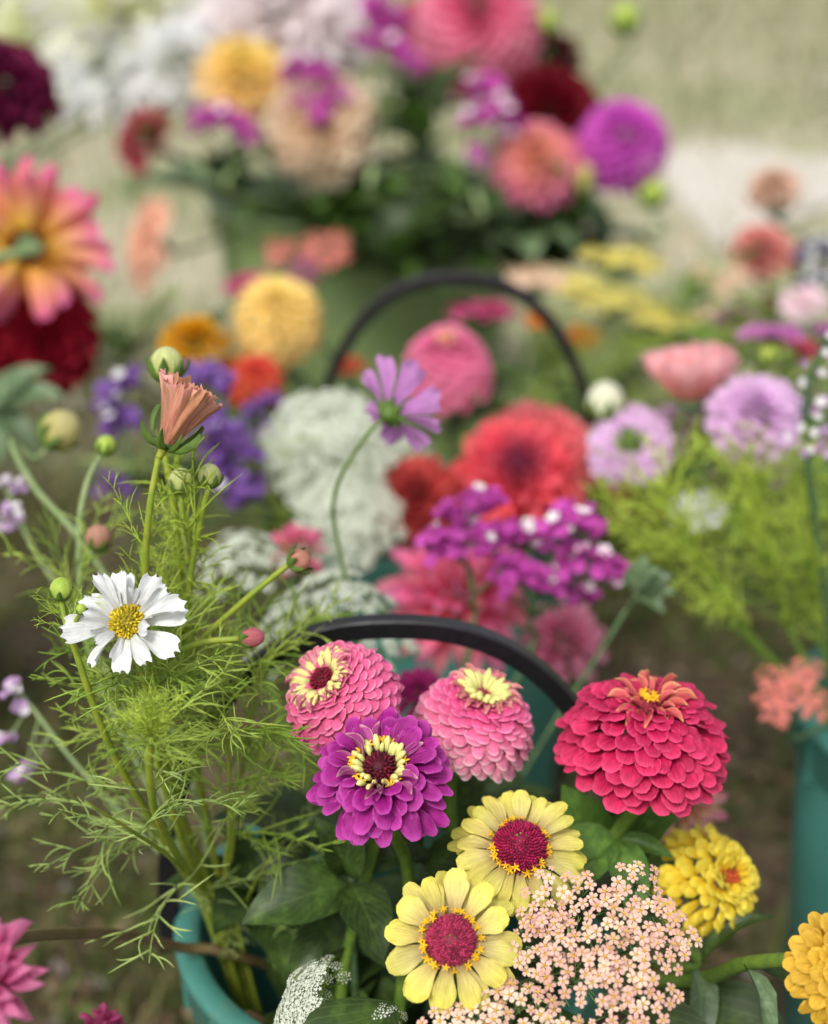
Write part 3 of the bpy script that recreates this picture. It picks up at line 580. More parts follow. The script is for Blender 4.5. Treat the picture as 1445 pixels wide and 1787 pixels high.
C = P(900, 1700, .80); T = leafy('leafy zinnia shoot seen between the two peach yarrow heads', 'F', C, A(.1, .8, .4),
    [(890, 1680, .76, (.7, .05, .4), .045, (0, .6, .8), 1.1, M_LEAF), (900, 1700, .77, (.2, -.6, .6), .055, (.1, .4, .8), 1.0, M_LEAF), (1100, 1740, .76, (.6, -.7, .4), .075, (.2, .5, .8), .85, M_LEAF), (980, 1760, .74, (.0, -.8, .5), .06, (.2, .4, .8), 1, M_LEAF), (840, 1600, .80, (-.4, .6, .4), .05, (0, .3, .9), 1, M_LEAF)])

for lb, (px, py, d), nl in (('dark leafy zinnia shoot low against the teal inner wall', (470, 1560, .86), 9), ('dark leafy zinnia shoot low in the middle of the bucket', (640, 1660, .84), 10), ('dark leafy zinnia shoot low between the lace flowers', (560, 1740, .82), 8), ('dark leafy zinnia shoot low behind the lemon zinnias', (830, 1420, .90), 9), ('dark leafy zinnia shoot low beneath the pink zinnias at the back wall', (540, 1450, .88), 8)):
    C = P(px, py, d); b, pts = rooted('F', C, A(0, .9, .3), .03); T = Thing('zinnia', lb, 'zinnia', b, GZ_); pth = stem(T, pts, .0034, .0026, M_STEMD)
    for k in range(nl):
        j = int(len(pth)*U(.6, .999)); a_ = k*2.4+U(-.4, .4); leaf(T, pth[j], Vector((math.cos(a_), math.sin(a_), U(-.1, .7))), U(.045, .075), M_LEAF, w=U(.9, 1.3))

# ------------------------------------------------------------------ yarrow
def yarrow_floret(pet, r=1.0):
    V, F, K = [], [], []; m = []
    for k in range(5):
        a = 2*math.pi*k/5; e = Vector((math.cos(a), math.sin(a), 0)); s = Vector((-math.sin(a), math.cos(a), 0)); b = len(V)
        for p in (e*.14, e*.42+s*.27, e*.74+s*.30, e*.94+s*.14, e*.90, e*.94-s*.14, e*.74-s*.30, e*.42-s*.27, e*.55): V.append(p+Vector((0, 0, .10*p.length - .22*(p.dot(e) > .8)*.6+.05)))
        for q in range(8): F.append((b+8, b+q, b+(q+1) % 8)); m.append(0)
    for k in range(7):
        a = k*GA; rr = .24*math.sqrt(k/6) if k else 0; c = Vector((rr*math.cos(a), rr*math.sin(a), .16+.06*(k < 3))); b = len(V)
        V += [c+Vector((.14*math.cos(j*2.094), .14*math.sin(j*2.094), 0)) for j in range(3)]+[c+Vector((0, 0, .14))]
        F += [(b, b+1, b+3), (b+1, b+2, b+3), (b+2, b, b+3)]; m += [1]*3
    b = len(V); V += [Vector((.10, 0, .02)), Vector((-.05, .09, .02)), Vector((-.05, -.09, .02)), Vector((0, 0, -.9))]; F += [(b+1, b, b+3), (b+2, b+1, b+3), (b, b+2, b+3)]; m += [2]*3
    return mesh('yarrow_floret', [tuple(v) for v in V], F, None, [pet, M_YDISC, M_STEMD], m, smooth=False)
def tinted(name, c, trans=.2):
    m, nt = newmat(name); oi = N(nt, 'ObjectInfo'); h = N(nt, 'HueSaturation'); h.inputs['Color'].default_value = (*c, 1)
    a = ramp(nt, oi.outputs['Random'], [(0, (.78, .72, .68)), (.5, (1, 1, 1)), (1, (1.05, 1.08, 1.05))]); c2 = mixc(nt, 1.0, c, a, 'MULTIPLY')
    tc = N(nt, 'TexCoord'); n_ = noise(nt, tc.outputs['Object'], 3, 2); c2 = mixc(nt, 1.0, c2, ramp(nt, n_, [(.3, (.85, .82, .8)), (.7, (1, 1, 1))]), 'MULTIPLY')
    finish(nt, c2, .6, trans, n_, .2, .02, .25); return m
M_YDISC = plain_mat('yarrow_disc', lin(240, 206, 92), lin(224, 184, 70), 3, .6, .2)
M_YPINK = tinted('yarrow_peach', lin(234, 188, 174)); M_YPALE = tinted('yarrow_pale', lin(238, 204, 182)); M_YCOR = tinted('yarrow_coral', lin(246, 140, 142), .4); M_YYEL = tinted('yarrow_yellow', lin(250, 242, 138), .45)
YFL = {m.name: yarrow_floret(m) for m in (M_YPINK, M_YPALE, M_YCOR, M_YYEL)}
def yarrow(label, key, C, ax, lobes, fr, mat, sub=12, group='yarrow heads', mids=(), pale=None, leaves=0):
    "lobes: (across, up, radius) of each small cluster in the plane of the head"
    b, pts = rooted(key, C-Vector(ax)*.035, ax, .03, mids=mids); T = Thing('yarrow', label, 'yarrow', b, group); stem(T, pts, .002, .0018, M_STEMD)
    z = Vector(ax).normalized(); x = (RT - z*RT.dot(z)).normalized(); y = z.cross(x); paths = []; hub = C - z*.035; done = []
    for (lx, ly, lr) in lobes:
        rr = math.hypot(lx, ly); cz = -.18*rr*rr/.03 + U(-.002, .002); Cl = C + x*lx + y*ly + z*cz
        paths.append((catmull([hub, (hub+Cl)*.5 - z*.004, Cl-z*.008], 4), .0009)); k = 0
        nn = int(sub*(lr/.011)**2)
        for i in range(nn):
            q = math.sqrt((i+.3)/nn)*lr; a = i*GA+U(-.3, .3); p = Cl + x*q*math.cos(a)+y*q*math.sin(a) - z*(.28*q*q/lr) + z*U(-.001, .0012)
            if any((p-o_).length < fr*1.18 for o_ in done): continue
            done.append(p); nd = (z + (p-Cl)*38 + (x*lx+y*ly)*7 + Vector((U(-.2, .2), U(-.2, .2), U(-.2, .2)))).normalized(); s = fr*(U(.82, 1.12) if U(0, 1) > .12 else U(.45, .65)); Q = frame(nd, U(0, 6))
            me_ = YFL[(pale if pale and U(0, 1) < .2 else mat).name]
            T.add('floret', me_, M4(p, *[(Q @ v)*s for v in (Vector((1, 0, 0)), Vector((0, 1, 0)), Vector((0, 0, 1)))]))
            paths.append(([Cl-z*.008, p-nd*s*.6], .0004))
    V, F, UV = tube_geo(paths, 4); T.add('branches', mesh('branches', V, F, UV, [M_STEMD]), kind='stuff')
    for i in range(leaves):
        q = pts[-1].lerp(pts[-3], U(.05, .6)); T.add('leaf', FRONDS[i % 5](M_FRONDS), place(q, A(U(-1, 1), U(-.6, .3), U(.2, .8)), A(0, .5, .8), .035, .05, .05))
    return T

# feathery leaves
def thread(g, p, d, l, r, wig):
    "one fine curling segment"
    pts = [p]; v = d.normalized(); k = Vector((g.uniform(-1, 1), g.uniform(-1, 1), g.uniform(-1.1, .6)))*wig
    for i in range(4): v = (v + k*.25).normalized(); pts.append(pts[-1]+v*l/4)
    return pts, [r, r, r*.95, r*.8, r*.25]
def frond_geo(seed, pairs=5, fork=2, r=.010, droop=-.5, width=.5):
    g = random.Random(seed*31+5); paths = []; n_ = 8; pts = []; p = Vector((0, 0, 0)); sw = g.uniform(-.5, .5)
    for i in range(n_):
        pts.append(p.copy()); f = i/(n_-1); a = .4+droop*f; b = sw*f; p = p + Vector((math.sin(b)*math.cos(a), math.cos(b)*math.cos(a), math.sin(a)))/(n_-1)
    paths.append((pts, taper(n_, r*1.35, r*.5)))
    for k in range(pairs):
        for s_ in (-1, 1):
            v = .14+.78*(k+g.uniform(-.25, .25))/(pairs-1); v = min(max(v, .08), .97); i = min(int(v*(n_-1)), n_-2); q = pts[i].lerp(pts[i+1], v*(n_-1)-i)
            l = width*(1.05-.6*v)*g.uniform(.6, 1.35); an = g.uniform(.4, 1.05); d = Vector((s_*math.sin(an), math.cos(an), g.uniform(-.35, .6))); t = thread(g, q, d, l, r, .9); paths.append(t)
            for f in range(fork if g.random() < .8 else 0):
                m = t[0][g.choice((1, 2))]; d2 = (d + Vector((g.uniform(-.8, .8), g.uniform(-.2, .8), g.uniform(-.5, .6)))).normalized(); paths.append(thread(g, m, d2, l*g.uniform(.35, .75), r*.9, 1.1))
    return tube_geo(paths, 3)
FG = [frond_geo(k, [5, 6, 4, 5, 6, 4, 5, 5][k], [2, 1, 2, 2, 1, 2, 2, 1][k], [.0080, .0088, .0072, .0092, .0080, .0085, .0075, .0088][k], [-.5, -1.1, -.3, -.8, -1.5, -.1, -.9, -.6][k], [.5, .55, .6, .5, .45, .62, .5, .58][k]) for k in range(8)]
FC = {}
def _fr(i):
    def f(mat):
        if (i, mat.name) not in FC: V, F, UV = FG[i]; FC[(i, mat.name)] = mesh('feathery_leaf', V, F, UV, [mat])
        return FC[(i, mat.name)]
    return f
FRONDS = [_fr(i) for i in range(8)]
def lobes_in(poly, C, d, n_, lr0, lr1, ax):
    "cluster centres spread inside a hand-measured outline"
    out = []; z = Vector(ax).normalized(); x = (RT - z*RT.dot(z)).normalized(); y = z.cross(x); xs, ys = zip(*poly); tries = 0
    def inside(px, py):
        c = False; j = len(poly)-1
        for i in range(len(poly)):
            if (poly[i][1] > py) != (poly[j][1] > py) and px < (poly[j][0]-poly[i][0])*(py-poly[i][1])/(poly[j][1]-poly[i][1])+poly[i][0]: c = not c
            j = i
        return c
    best = []
    while len(best) < n_ and tries < 4000:
        tries += 1; px, py = U(min(xs), max(xs)), U(min(ys), max(ys)); md = 1.0-tries/6000
        if inside(px, py) and all(math.hypot(px-a, py-b) > 52*md for a, b in best): best.append((px, py))
    for px, py in best:
        q = P(px, py, d); r_ = (q-CAMP).normalized(); k = (C-CAMP).dot(z)/r_.dot(z); h = CAMP + r_*k - C; out.append((h.dot(x), h.dot(y), U(lr0, lr1)))
    return out
C = P(1055, 1640, .665); ax = A(.0, .50, .86)
poly = [(925, 1575), (970, 1545), (1040, 1555), (1110, 1530), (1150, 1550), (1185, 1625), (1185, 1665), (1120, 1690), (1150, 1735), (1110, 1765), (1070, 1770), (1060, 1725), (990, 1710), (920, 1640)]
yarrow('peach pink yarrow head, flat and wide, between the lemon and golden zinnias', 'F', C, ax, lobes_in(poly, C, .665, 26, .0100, .0130, ax), .0035, M_YPINK, 15, pale=M_YPALE, leaves=3)
C = P(880, 1775, .655); ax = A(-.05, .6, .8)
poly = [(760, 1790), (800, 1765), (870, 1720), (930, 1740), (990, 1790), (1000, 1840), (880, 1860), (760, 1840)]
yarrow('pale peach yarrow head low under the flat-disced lemon zinnia', 'F', C, ax, lobes_in(poly, C, .655, 16, .0095, .0125, ax), .0039, M_YPALE, 13, pale=M_YPINK, leaves=3)

# ------------------------------------------------------------------ lace flowers
def umbellet_geo(n_=20, seed=0, fr=.18):
    g = random.Random(seed); V, F, m = [], [], []
    for i in range(n_):
        q = math.sqrt((i+.5)/n_); a = i*GA; p = Vector((q*math.cos(a), q*math.sin(a), .35*(1-q*q)+g.uniform(-.08, .08))); nd = (Vector((p.x*.6, p.y*.6, 1))+Vector((g.uniform(-.4, .4), g.uniform(-.4, .4), 0))).normalized(); x = nd.orthogonal().normalized(); y = nd.cross(x); r = fr*g.uniform(.7, 1.25); b = len(V); o = g.uniform(0, 6)
        V.append(p+nd*.03)
        for k in range(10): rr = r if k % 2 == 0 else r*.45; V.append(p + (x*math.cos(o+k*.628)+y*math.sin(o+k*.628))*rr + nd*(.05 if k % 2 == 0 else 0))
        for k in range(10): F.append((b, b+1+k, b+1+(k+1) % 10)); m.append(0)
        b = len(V); e = Vector((0, 0, -.9)); s = x*.03
        V += [p-s, p+s, e]; F.append((b, b+1, b+2)); m.append(1)
    return mesh('umbellet', [tuple(v) for v in V], F, None, [M_LACE, M_STEMP], m, smooth=False)
M_LACE = plain_mat('lace_floret', lin(230, 234, 220), lin(212, 220, 198), 500, .6, .3)
UMBD = [umbellet_geo(30, s+9, .25) for s in range(3)]
UMB = [umbellet_geo(20, s) for s in range(3)]
def lace(label, key, C, ax, Rr, n_, flat=.35, us=.3, mids=(), group='white lace flowers', hub=.8, skip=None, mat=None, fl=0):
    z = Vector(ax).normalized(); H = C - z*Rr*hub; b, pts = rooted(key, H, ax, .03, mids=mids); T = Thing('lace_flower', label, 'lace flower', b, group); stem(T, pts, .0022, .0018, mat or M_STEM); Fm = frame(ax); paths = []
    for i in range(n_):
        q = math.sqrt((i+.4)/n_); a = i*GA; e = Vector((math.cos(a), math.sin(a), 0)); p = C + (Fm @ (e*q + Vector((0, 0, -flat*q*q*1.0+U(-.07, .07)))))*Rr; nd = (Fm @ (e*flat*1.6*q+Vector((0, 0, 1)))).normalized(); s = us*Rr*U(.7, 1.25)*(1-.2*q); Q = frame(nd, U(0, 6))
        T.add('umbellet', (UMBD if fl else UMB)[i % 3], M4(p, *[(Q @ v)*s for v in (Vector((1, 0, 0)), Vector((0, 1, 0)), Vector((0, 0, 1)))]))
        paths.append((catmull([H, H.lerp(p, .5)+(p-C)*.12, p-nd*s*.8], 3), .0005))
    V, F, UV = tube_geo(paths, 4); T.add('rays', mesh('rays', V, F, UV, [mat or M_STEM]), kind='stuff'); return T
lace('white lace flower seen edge-on inside the teal rim at the bucket front', 'F', P(500, 1758, .70), A(-.82, .40, .30), .022, 30, .3, .26, fl=1)
lace('half open greenish lace flower hanging above the edge-on white one', 'F', P(545, 1700, .735), A(-.45, .72, .45), .016, 16, .5, .24)
lace('tight young lace flower beside the big zinnia leaf', 'F', P(672, 1782, .68), A(.0, .5, .85), .010, 10, .6, .4)
lace('wide white lace flower standing behind the black handle and left of the statice', 'F', P(590, 1010, .93), A(.05, .93, .30), .054, 60, .9, .145, hub=1.1, fl=1)
lace('smaller airy lace flower beside the peach cosmos stem', 'F', P(410, 935, 1.0), A(-.15, .95, .25), .038, 34, .85, .17, hub=1.2, fl=1)
lace('dense white lace dome in front of the arched handle', 'B2', P(555, 750, 1.20), A(-.1, .42, .9), .056, 70, .60, .16, fl=1)
lace('white lace flower below the dense white dome, left of the red dahlias', 'B2', P(600, 885, 1.18), A(-.1, .45, .85), .046, 50, .55, .17, fl=1)
lace('small white lace flower tucked under the lavender cosmos', 'B2', P(700, 770, 1.35), A(.1, .7, .6), .032, 30, .5, .2, fl=1)

# ------------------------------------------------------------------ cosmos
M_BUD = plain_mat('bud_green', lin(178, 196, 88), lin(146, 172, 66), 180, .5, .15)
M_BUDW = petal_mat('bud_cream', lin(140, 170, 70), lin(202, 212, 116), lin(230, 234, 170), trans=.15, vein=.35)
M_SEP = leaf_mat('sepal', lin(70, 100, 40), lin(98, 128, 52), lin(120, 150, 70))
def bud(T, C, ax, r, mat=None, sep=6, name='bud', h=1.15, sepmat=None, sl=1.1, gap=False):
    Fm = frame(ax, U(0, 6)); V, F, UV = [], [], []; seg = 32; nr = 8
    for i in range(nr+1):
        th = math.pi*(1-i/nr)
        for k in range(seg):
            a = 2*math.pi*k/seg; w = 1+.045*abs(math.cos(a*4))*math.sin(th); V.append(tuple(C + Fm @ Vector((r*math.sin(th)*w*math.cos(a), r*math.sin(th)*w*math.sin(a), r*h*(math.cos(th)+.9))))); UV.append(((k*8/seg) % 1.0, i/nr))
    for i in range(nr):
        for k in range(seg): k2 = (k+1) % seg; F.append((i*seg+k, i*seg+k2, (i+1)*seg+k2, (i+1)*seg+k))
    me = mesh(name, V, F, UV, [mat or M_BUDW]); o = T.add(name, me)
    for k in range(sep):
        a = 2*math.pi*k/sep; e = Vector((math.cos(a), math.sin(a), 0)); bs = e*r*.30; d = e*.62+Vector((0, 0, .75))
        T.add('sepal', pmesh('sepal', k % 4, sepmat or M_SEPP), place(C + Fm @ bs, Fm @ d, Fm @ (e*1-Vector((0, 0, .6)))*-1, r*.95, r*sl*1.35, r*1.25), parent=o)
    return o
M_SEPP = petal_mat('sepal_green', lin(92, 122, 48), lin(108, 140, 56), lin(84, 110, 44), trans=.15, vein=.25)
GC = 'cosmos in the front bucket'
def pyof(p): q = p-CAMP; return CY - FPX*q.dot(UP)/q.dot(FW)
def fronds(T, path, y0, y1, n_, L0, L1, mat, updir=.35, tilt=None, lo=0):
    "feathery leaves on the stretch of stem between two heights"
    ok = [i for i, p in enumerate(path) if y0 <= pyof(p) <= y1 and p.z > .30] or [len(path)-2]
    dense = []
    for k in range(n_):
        i = random.choice(ok); p = path[i].lerp(path[min(i+1, len(path)-1)], U(0, 1)); a = U(0, 6.28); t = (path[min(i+1, len(path)-1)]-path[max(0, i-1)]).normalized(); d = Vector((math.cos(a), math.sin(a), 0)) + t*updir*U(.3, 2.0)
        if tilt is not None: d += tilt*U(.2, 1)
        L = U(L0, L1); T.add('leaf', FRONDS[random.randrange(8)](mat), place(p, d, Vector((U(-.4, .4), U(-.4, .4), 1)), L*U(.8, 1.1), L, L))
def cosmos(label, key, pix, r0=.0024, r1=.0016, mat=None, group=GC, bx=None):
    "pix: (px, py, distance) from the head down to the mouth"
    w = [P(*q) for q in pix]; x, y, r, h = BUCKETS[key]; m = w[-1]; b = Vector((x+(m.x-x)*.45, y+(m.y-y)*.45, .022)); pts = [b, b.lerp(m, .5)]+w[::-1]
    T = Thing('cosmos', label, 'cosmos', b, group); T.path = stem(T, pts, r0, r1, mat or M_COSST); return T
# white cosmos
T = cosmos('white double cosmos with yellow centre, lowest open cosmos of the front bucket', 'F', [(228, 1120, .715), (258, 1215, .725), (275, 1330, .755), (330, 1500, .82), (385, 1612, .865)])
C = P(222, 1088, .697); ax = A(.0, .52, .85); Rr = 106/FPX*.70
stem(T, [P(228, 1120, .715), C-Vector(ax)*.006], .0016, .0022, M_COSST, 'flower_stalk')
mt = petal_mat('petal_white', lin(214, 214, 160), lin(222, 223, 218), lin(228, 230, 230), trans=.15, vein=.2, m0=.25)
Fm = frame(ax)
rays(T, C, ax, Rr, 8, [(1.0, .16), (1.0, .0)], [(.16, .0), (.16, -.02)], .50, 'cosmos', mt, jit=.16, gold=False, az0=.2)
rays(T, C, ax, Rr, 7, [(.72, .30), (.80, .16)], [(.18, .06), (.18, .02)], .36, 'cosmos', mt, jit=.34, gold=False, az0=.65)
rays(T, C, ax, Rr, 6, [(.46, .30), (.60, .30)], [(.2, .08), (.2, .06)], .25, 'cosmos', mt, jit=.4, gold=False, az0=.1)
disc(T, C+Vector(ax)*Rr*.06, ax, Rr*.27, Rr*.16, 130, lin(186, 164, 26), lin(150, 140, 30), .10)
ring(T, C+Vector(ax)*Rr*.06, ax, Rr*.26, Rr*.07, 14, Rr*.05, STAR, 'star_floret', .4, .1, 1, 0, 1, .7); calyx(T, C-Vector(ax)*Rr*.06, ax, Rr*.22)
fronds(T, T.path, 1180, 1380, 16, .035, .06, M_FROND)
# bud stem leaning out left
T = cosmos('cosmos stem with one round green bud, bowed outward beside the white cosmos', 'F', [(106, 1040, .70), (112, 1075, .70), (130, 1130, .70), (195, 1310, .735), (300, 1490, .81), (365, 1605, .86)], .0027, .0014)
bud(T, P(106, 1047, .70), A(.1, .95, .3), 19/FPX*.70, M_BUD, 6); fronds(T, T.path, 1085, 1125, 6, .014, .026, M_FRONDB); fronds(T, T.path, 1340, 1520, 3, .06, .085, M_FRONDS, tilt=Vector((-1.2, -.6, -.2)))
stem(T, [P(122, 1115, .70), P(132, 1085, .695), P(140, 1070, .69)], .0012, .001, M_COSST, 'side_stalk'); bud(T, P(140, 1072, .69), A(.2, .9, .3), 9/FPX*.69, M_BUD, 5)
# half-open peach cosmos
T = cosmos('half open peach cosmos held in green sepals above its feathery foliage', 'F', [(276, 800, .712), (262, 880, .715), (254, 980, .73), (258, 1120, .755), (290, 1340, .80), (385, 1600, .86)])
C = P(290, 776, .712); ax = A(.40, .88, .18); Rr = 64/FPX*.712
stem(T, [P(276, 800, .712), C], .0017, .0026, M_COSST, 'flower_stalk')
mt = petal_mat('petal_peach', lin(214, 150, 112), lin(232, 158, 128), lin(238, 176, 144), edge=lin(232, 168, 164), trans=.25, vein=.3)
rays(T, C, ax, Rr, 9, [(1.02, 1.66), (.84, 1.98)], [(.22, .0), (.22, 0)], .66, 'flare', mt, jit=.09, gold=False, az0=.3, tint=lambda t: (1, U(.9, 1.05), U(.85, 1.15)))
rays(T, C, ax, Rr, 8, [(.6, 1.8), (.75, 2.0)], [(.2, .1), (.2, .1)], .46, 'flare', mt, jit=.1, gold=False, az0=.1, tint=lambda t: (1, U(.9, 1.1), U(.7, 1.0)))
calyx(T, C+Vector(ax)*Rr*.06, ax, Rr*.42, M_SEPP, .5)
rays(T, C, ax, Rr, 8, [(.98, .42), (.74, .90)], [(.22, -.12), (.22, -.12)], .26, 'sepal', M_SEPP, 'sepal', jit=.12, gold=False)
fronds(T, T.path, 1150, 1350, 8, .04, .07, M_FROND); fronds(T, T.path, 940, 1120, 5, .03, .05, M_FRONDB, 2.5)
# bud behind it
T = cosmos('fat cream cosmos bud right behind the half open peach cosmos', 'F', [(288, 672, .775), (287, 780, .77), (305, 900, .775), (318, 1040, .79), (330, 1250, .82), (395, 1590, .87)])
bud(T, P(290, 668, .775), A(.05, .98, .1), 29/FPX*.775, M_BUDW, 7, sl=1.3); fronds(T, T.path, 960, 1250, 10, .04, .06, M_FRONDB, 3)
T = cosmos('slender cosmos stem with two pale buds below the peach cosmos', 'F', [(364, 852, .735), (352, 900, .74), (335, 990, .755), (325, 1120, .78), (340, 1320, .81), (398, 1600, .865)])
bud(T, P(365, 852, .735), A(.05, .98, .1), 20/FPX*.735, M_BUDW, 6); stem(T, [P(328, 985, .755), P(318, 920, .765), P(316, 868, .765)], .0013, .0011, M_COSST, 'side_stalk'); bud(T, P(316, 862, .765), A(0, .98, .1), 21/FPX*.765, M_BUDW, 6)
fronds(T, T.path, 960, 1300, 13, .04, .06, M_FRONDB, 3)
T = cosmos('cosmos stem arching right to a closed green bud before the wide lace flower', 'F', [(505, 984, .745), (430, 1045, .75), (340, 1130, .76), (295, 1210, .775), (300, 1360, .80), (380, 1600, .86)])
C = P(505, 986, .745); bud(T, C, A(.75, .35, .3), 19/FPX*.745, petal_mat('bud_peach', lin(150, 160, 80), lin(214, 150, 120), lin(220, 150, 130)), 8, sl=1.5); fronds(T, T.path, 1120, 1350, 13, .04, .07, M_FROND)
T = cosmos('cosmos stem bent sideways to a small pink striped bud', 'F', [(420, 1114, .72), (350, 1122, .722), (290, 1150, .73), (270, 1200, .74), (300, 1380, .79), (385, 1600, .86)])
bud(T, P(418, 1114, .72), A(.97, .1, .15), 17/FPX*.72, petal_mat('bud_pink', lin(170, 170, 110), lin(208, 120, 120), lin(214, 110, 130)), 6, h=1.4); fronds(T, T.path, 1160, 1360, 13, .04, .07, M_FROND)
T = cosmos('leafy cosmos shoot with a bright curled tuft below the white cosmos', 'F', [(264, 1285, .665), (260, 1335, .672), (272, 1420, .70), (320, 1510, .77), (380, 1610, .85)], .0022, .0018)
for i in range(26):
    a = U(0, 6.28); e = Vector((math.cos(a), math.sin(a), 0)); L = U(.014, .03); T.add('leaf', FRONDS[random.randrange(8)](M_FRONDB), place(P(264, 1288, .665), e*U(.2, 1.0)+Vector((0, 0, U(.35, 1))), Vector((0, 0, 1))-e, L*.7, L, L))
fronds(T, T.path, 1290, 1345, 7, .03, .05, M_FROND)
fronds(T, T.path, 1430, 1560, 3, .06, .085, M_FRONDS, tilt=Vector((-1.0, -.5, -.3)))
T = cosmos('leafy cosmos shoot without flower hanging over the rim of the front bucket', 'F', [(150, 1400, .64), (230, 1450, .68), (310, 1510, .76), (365, 1600, .85)], .0022, .0005)
fronds(T, T.path, 1395, 1600, 4, .05, .08, M_FRONDS, tilt=Vector((-.6, -.2, 0)))
T = cosmos('leafy cosmos shoot behind the bubblegum pink zinnia and handle', 'F', [(455, 1150, .79), (440, 1230, .80), (420, 1350, .82), (405, 1480, .845), (400, 1590, .87)], .0022, .0005)
fronds(T, T.path, 1150, 1430, 24, .045, .075, M_FROND)
T = cosmos('leafy cosmos shoot in front of the teal inner wall of the bucket', 'F', [(390, 1250, .73), (400, 1350, .76), (400, 1450, .80), (400, 1600, .86)], .0022, .0005)
fronds(T, T.path, 1250, 1480, 17, .04, .07, M_FROND)
T = cosmos('leafy cosmos shoot drooping inside the teal rim', 'F', [(470, 1500, .79), (445, 1540, .81), (425, 1590, .85), (420, 1640, .86)], .002, .0005)
fronds(T, T.path, 1490, 1640, 8, .035, .06, M_FRONDS, tilt=Vector((.3, -.3, -.4)))
T = cosmos('faint cosmos bud on a grey green stem left of the foliage', 'F', [(178, 790, .86), (150, 850, .86), (138, 950, .85), (160, 1150, .84), (300, 1450, .86), (385, 1590, .875)], mat=M_STEMP)
bud(T, P(180, 795, .86), A(.3, .95, .1), 17/FPX*.86, M_BUD, 7); stem(T, [P(140, 1000, .85), P(160, 970, .845), P(170, 955, .84)], .0014, .0012, M_STEMP, 'side_stalk'); bud(T, P(170, 962, .84), A(.1, .95, .2), 22/FPX*.84, petal_mat('bud_rose', lin(140, 150, 80), lin(190, 140, 110), lin(214, 160, 140)), 6)
fronds(T, T.path, 1000, 1350, 8, .04, .07, M_FROND, 2)
# brown dahlia stem over the rim with a magenta dahlia, and a spent one
M_DMAG = petal_mat('petal_hotpink', lin(190, 30, 104), lin(232, 104, 164), lin(246, 160, 200), trans=.3, vein=.25)
C = P(-22, 1706, .60); ax = A(-.35, .1, .75); Rr = 112/FPX*.60
T = Thing('dahlia', 'hot pink pointed dahlia on a brown stem lying across the teal rim', 'dahlia', (.03, .68, .17), 'dahlias of the front bucket')
stem(T, [Vector((.03, .68, .17)), P(560, 1740, .90), P(400, 1664, .85), P(318, 1654, .835), P(215, 1632, .78), P(90, 1630, .70), P(10, 1645, .64), C-Vector(ax)*.02, C], .0032, .0028, M_STEMB)
rays(T, C, ax, Rr, 60, [(.3, .5), (.6, .45), (.85, .25), (1.0, 0), (1.0, -.35)], [(.08, .1), (.12, .08), (.15, .05), (.15, 0), (.13, -.05)], .30, 'point', M_DMAG, jit=.12)
calyx(T, C-Vector(ax)*Rr*.1, ax, Rr*.2)
C = P(178, 1800, .62); ax = A(.3, .8, .3); Rr = 46/FPX*.62
T = Thing('dahlia', 'spent dark pink dahlia with yellow stamens outside the teal bucket', 'dahlia', (.0, .66, .17), 'dahlias of the front bucket')
stem(T, [Vector((.0, .66, .17)), P(470, 1795, .83), P(400, 1800, .80), P(280, 1850, .70), C-Vector(ax)*.03, C], .0036, .003, M_STEMB)
rays(T, C, ax, Rr, 22, [(.35, .8), (.7, .7), (1.0, .4)], [(.1, .05), (.14, .02), (.16, 0)], .34, 'point', petal_mat('petal_wine', lin(130, 20, 70), lin(168, 44, 100), lin(190, 80, 130)), jit=.2); ring(T, C, ax, Rr*.3, Rr*.4, 10, Rr*.12, STAR, 'star_floret', .4, .2); calyx(T, C, ax, Rr*.3)

# ------------------------------------------------------------------ statice
def statice_floret(colm, wh):
    V, F, m = [], [], []; n_ = 6
    for k in range(n_):
        a = 2*math.pi*k/n_; V.append((.22*math.cos(a), .22*math.sin(a), -.6))
    for k in range(n_*2):
        a = math.pi*k/n_; r = 1.0 if k % 2 == 0 else .78; V.append((r*math.cos(a), r*math.sin(a), .5 if k % 2 == 0 else .42))
    V.append((0, 0, .05)); c = len(V)-1
    for k in range(n_):
        k2 = (k+1) % n_; a, b, d = n_+2*k, n_+2*k+1, n_+(2*k+2) % (2*n_)
        F += [(k, k2, d, b), (k, b, a)]; F += [(a, b, c), (b, d, c)]; m += [0]*4
    if wh:
        for k in range(5):
            a = 2*math.pi*k/5; e = Vector((math.cos(a), math.sin(a), 0)); s = Vector((-math.sin(a), math.cos(a), 0)); b = len(V)
            V += [(0, 0, .25), tuple(e*.6+s*.36+Vector((0, 0, .72))), tuple(e*.95+Vector((0, 0, .74))), tuple(e*.6-s*.36+Vector((0, 0, .72)))]; F.append((b, b+1, b+2, b+3)); m.append(1)
    return mesh('statice_floret', V, F, None, [colm, M_WHITE], m, smooth=False)
M_SMAG = tinted('statice_magenta', lin(226, 98, 206), .45); M_SPUR = tinted('statice_purple', lin(146, 104, 186), .4); M_SLIL = tinted('statice_lilac', lin(204, 170, 214), .3); M_SDK = tinted('statice_indigo', lin(70, 60, 120), .3)
STF = {m.name: (statice_floret(m, False), statice_floret(m, True)) for m in (M_SMAG, M_SPUR, M_SLIL, M_SDK)}
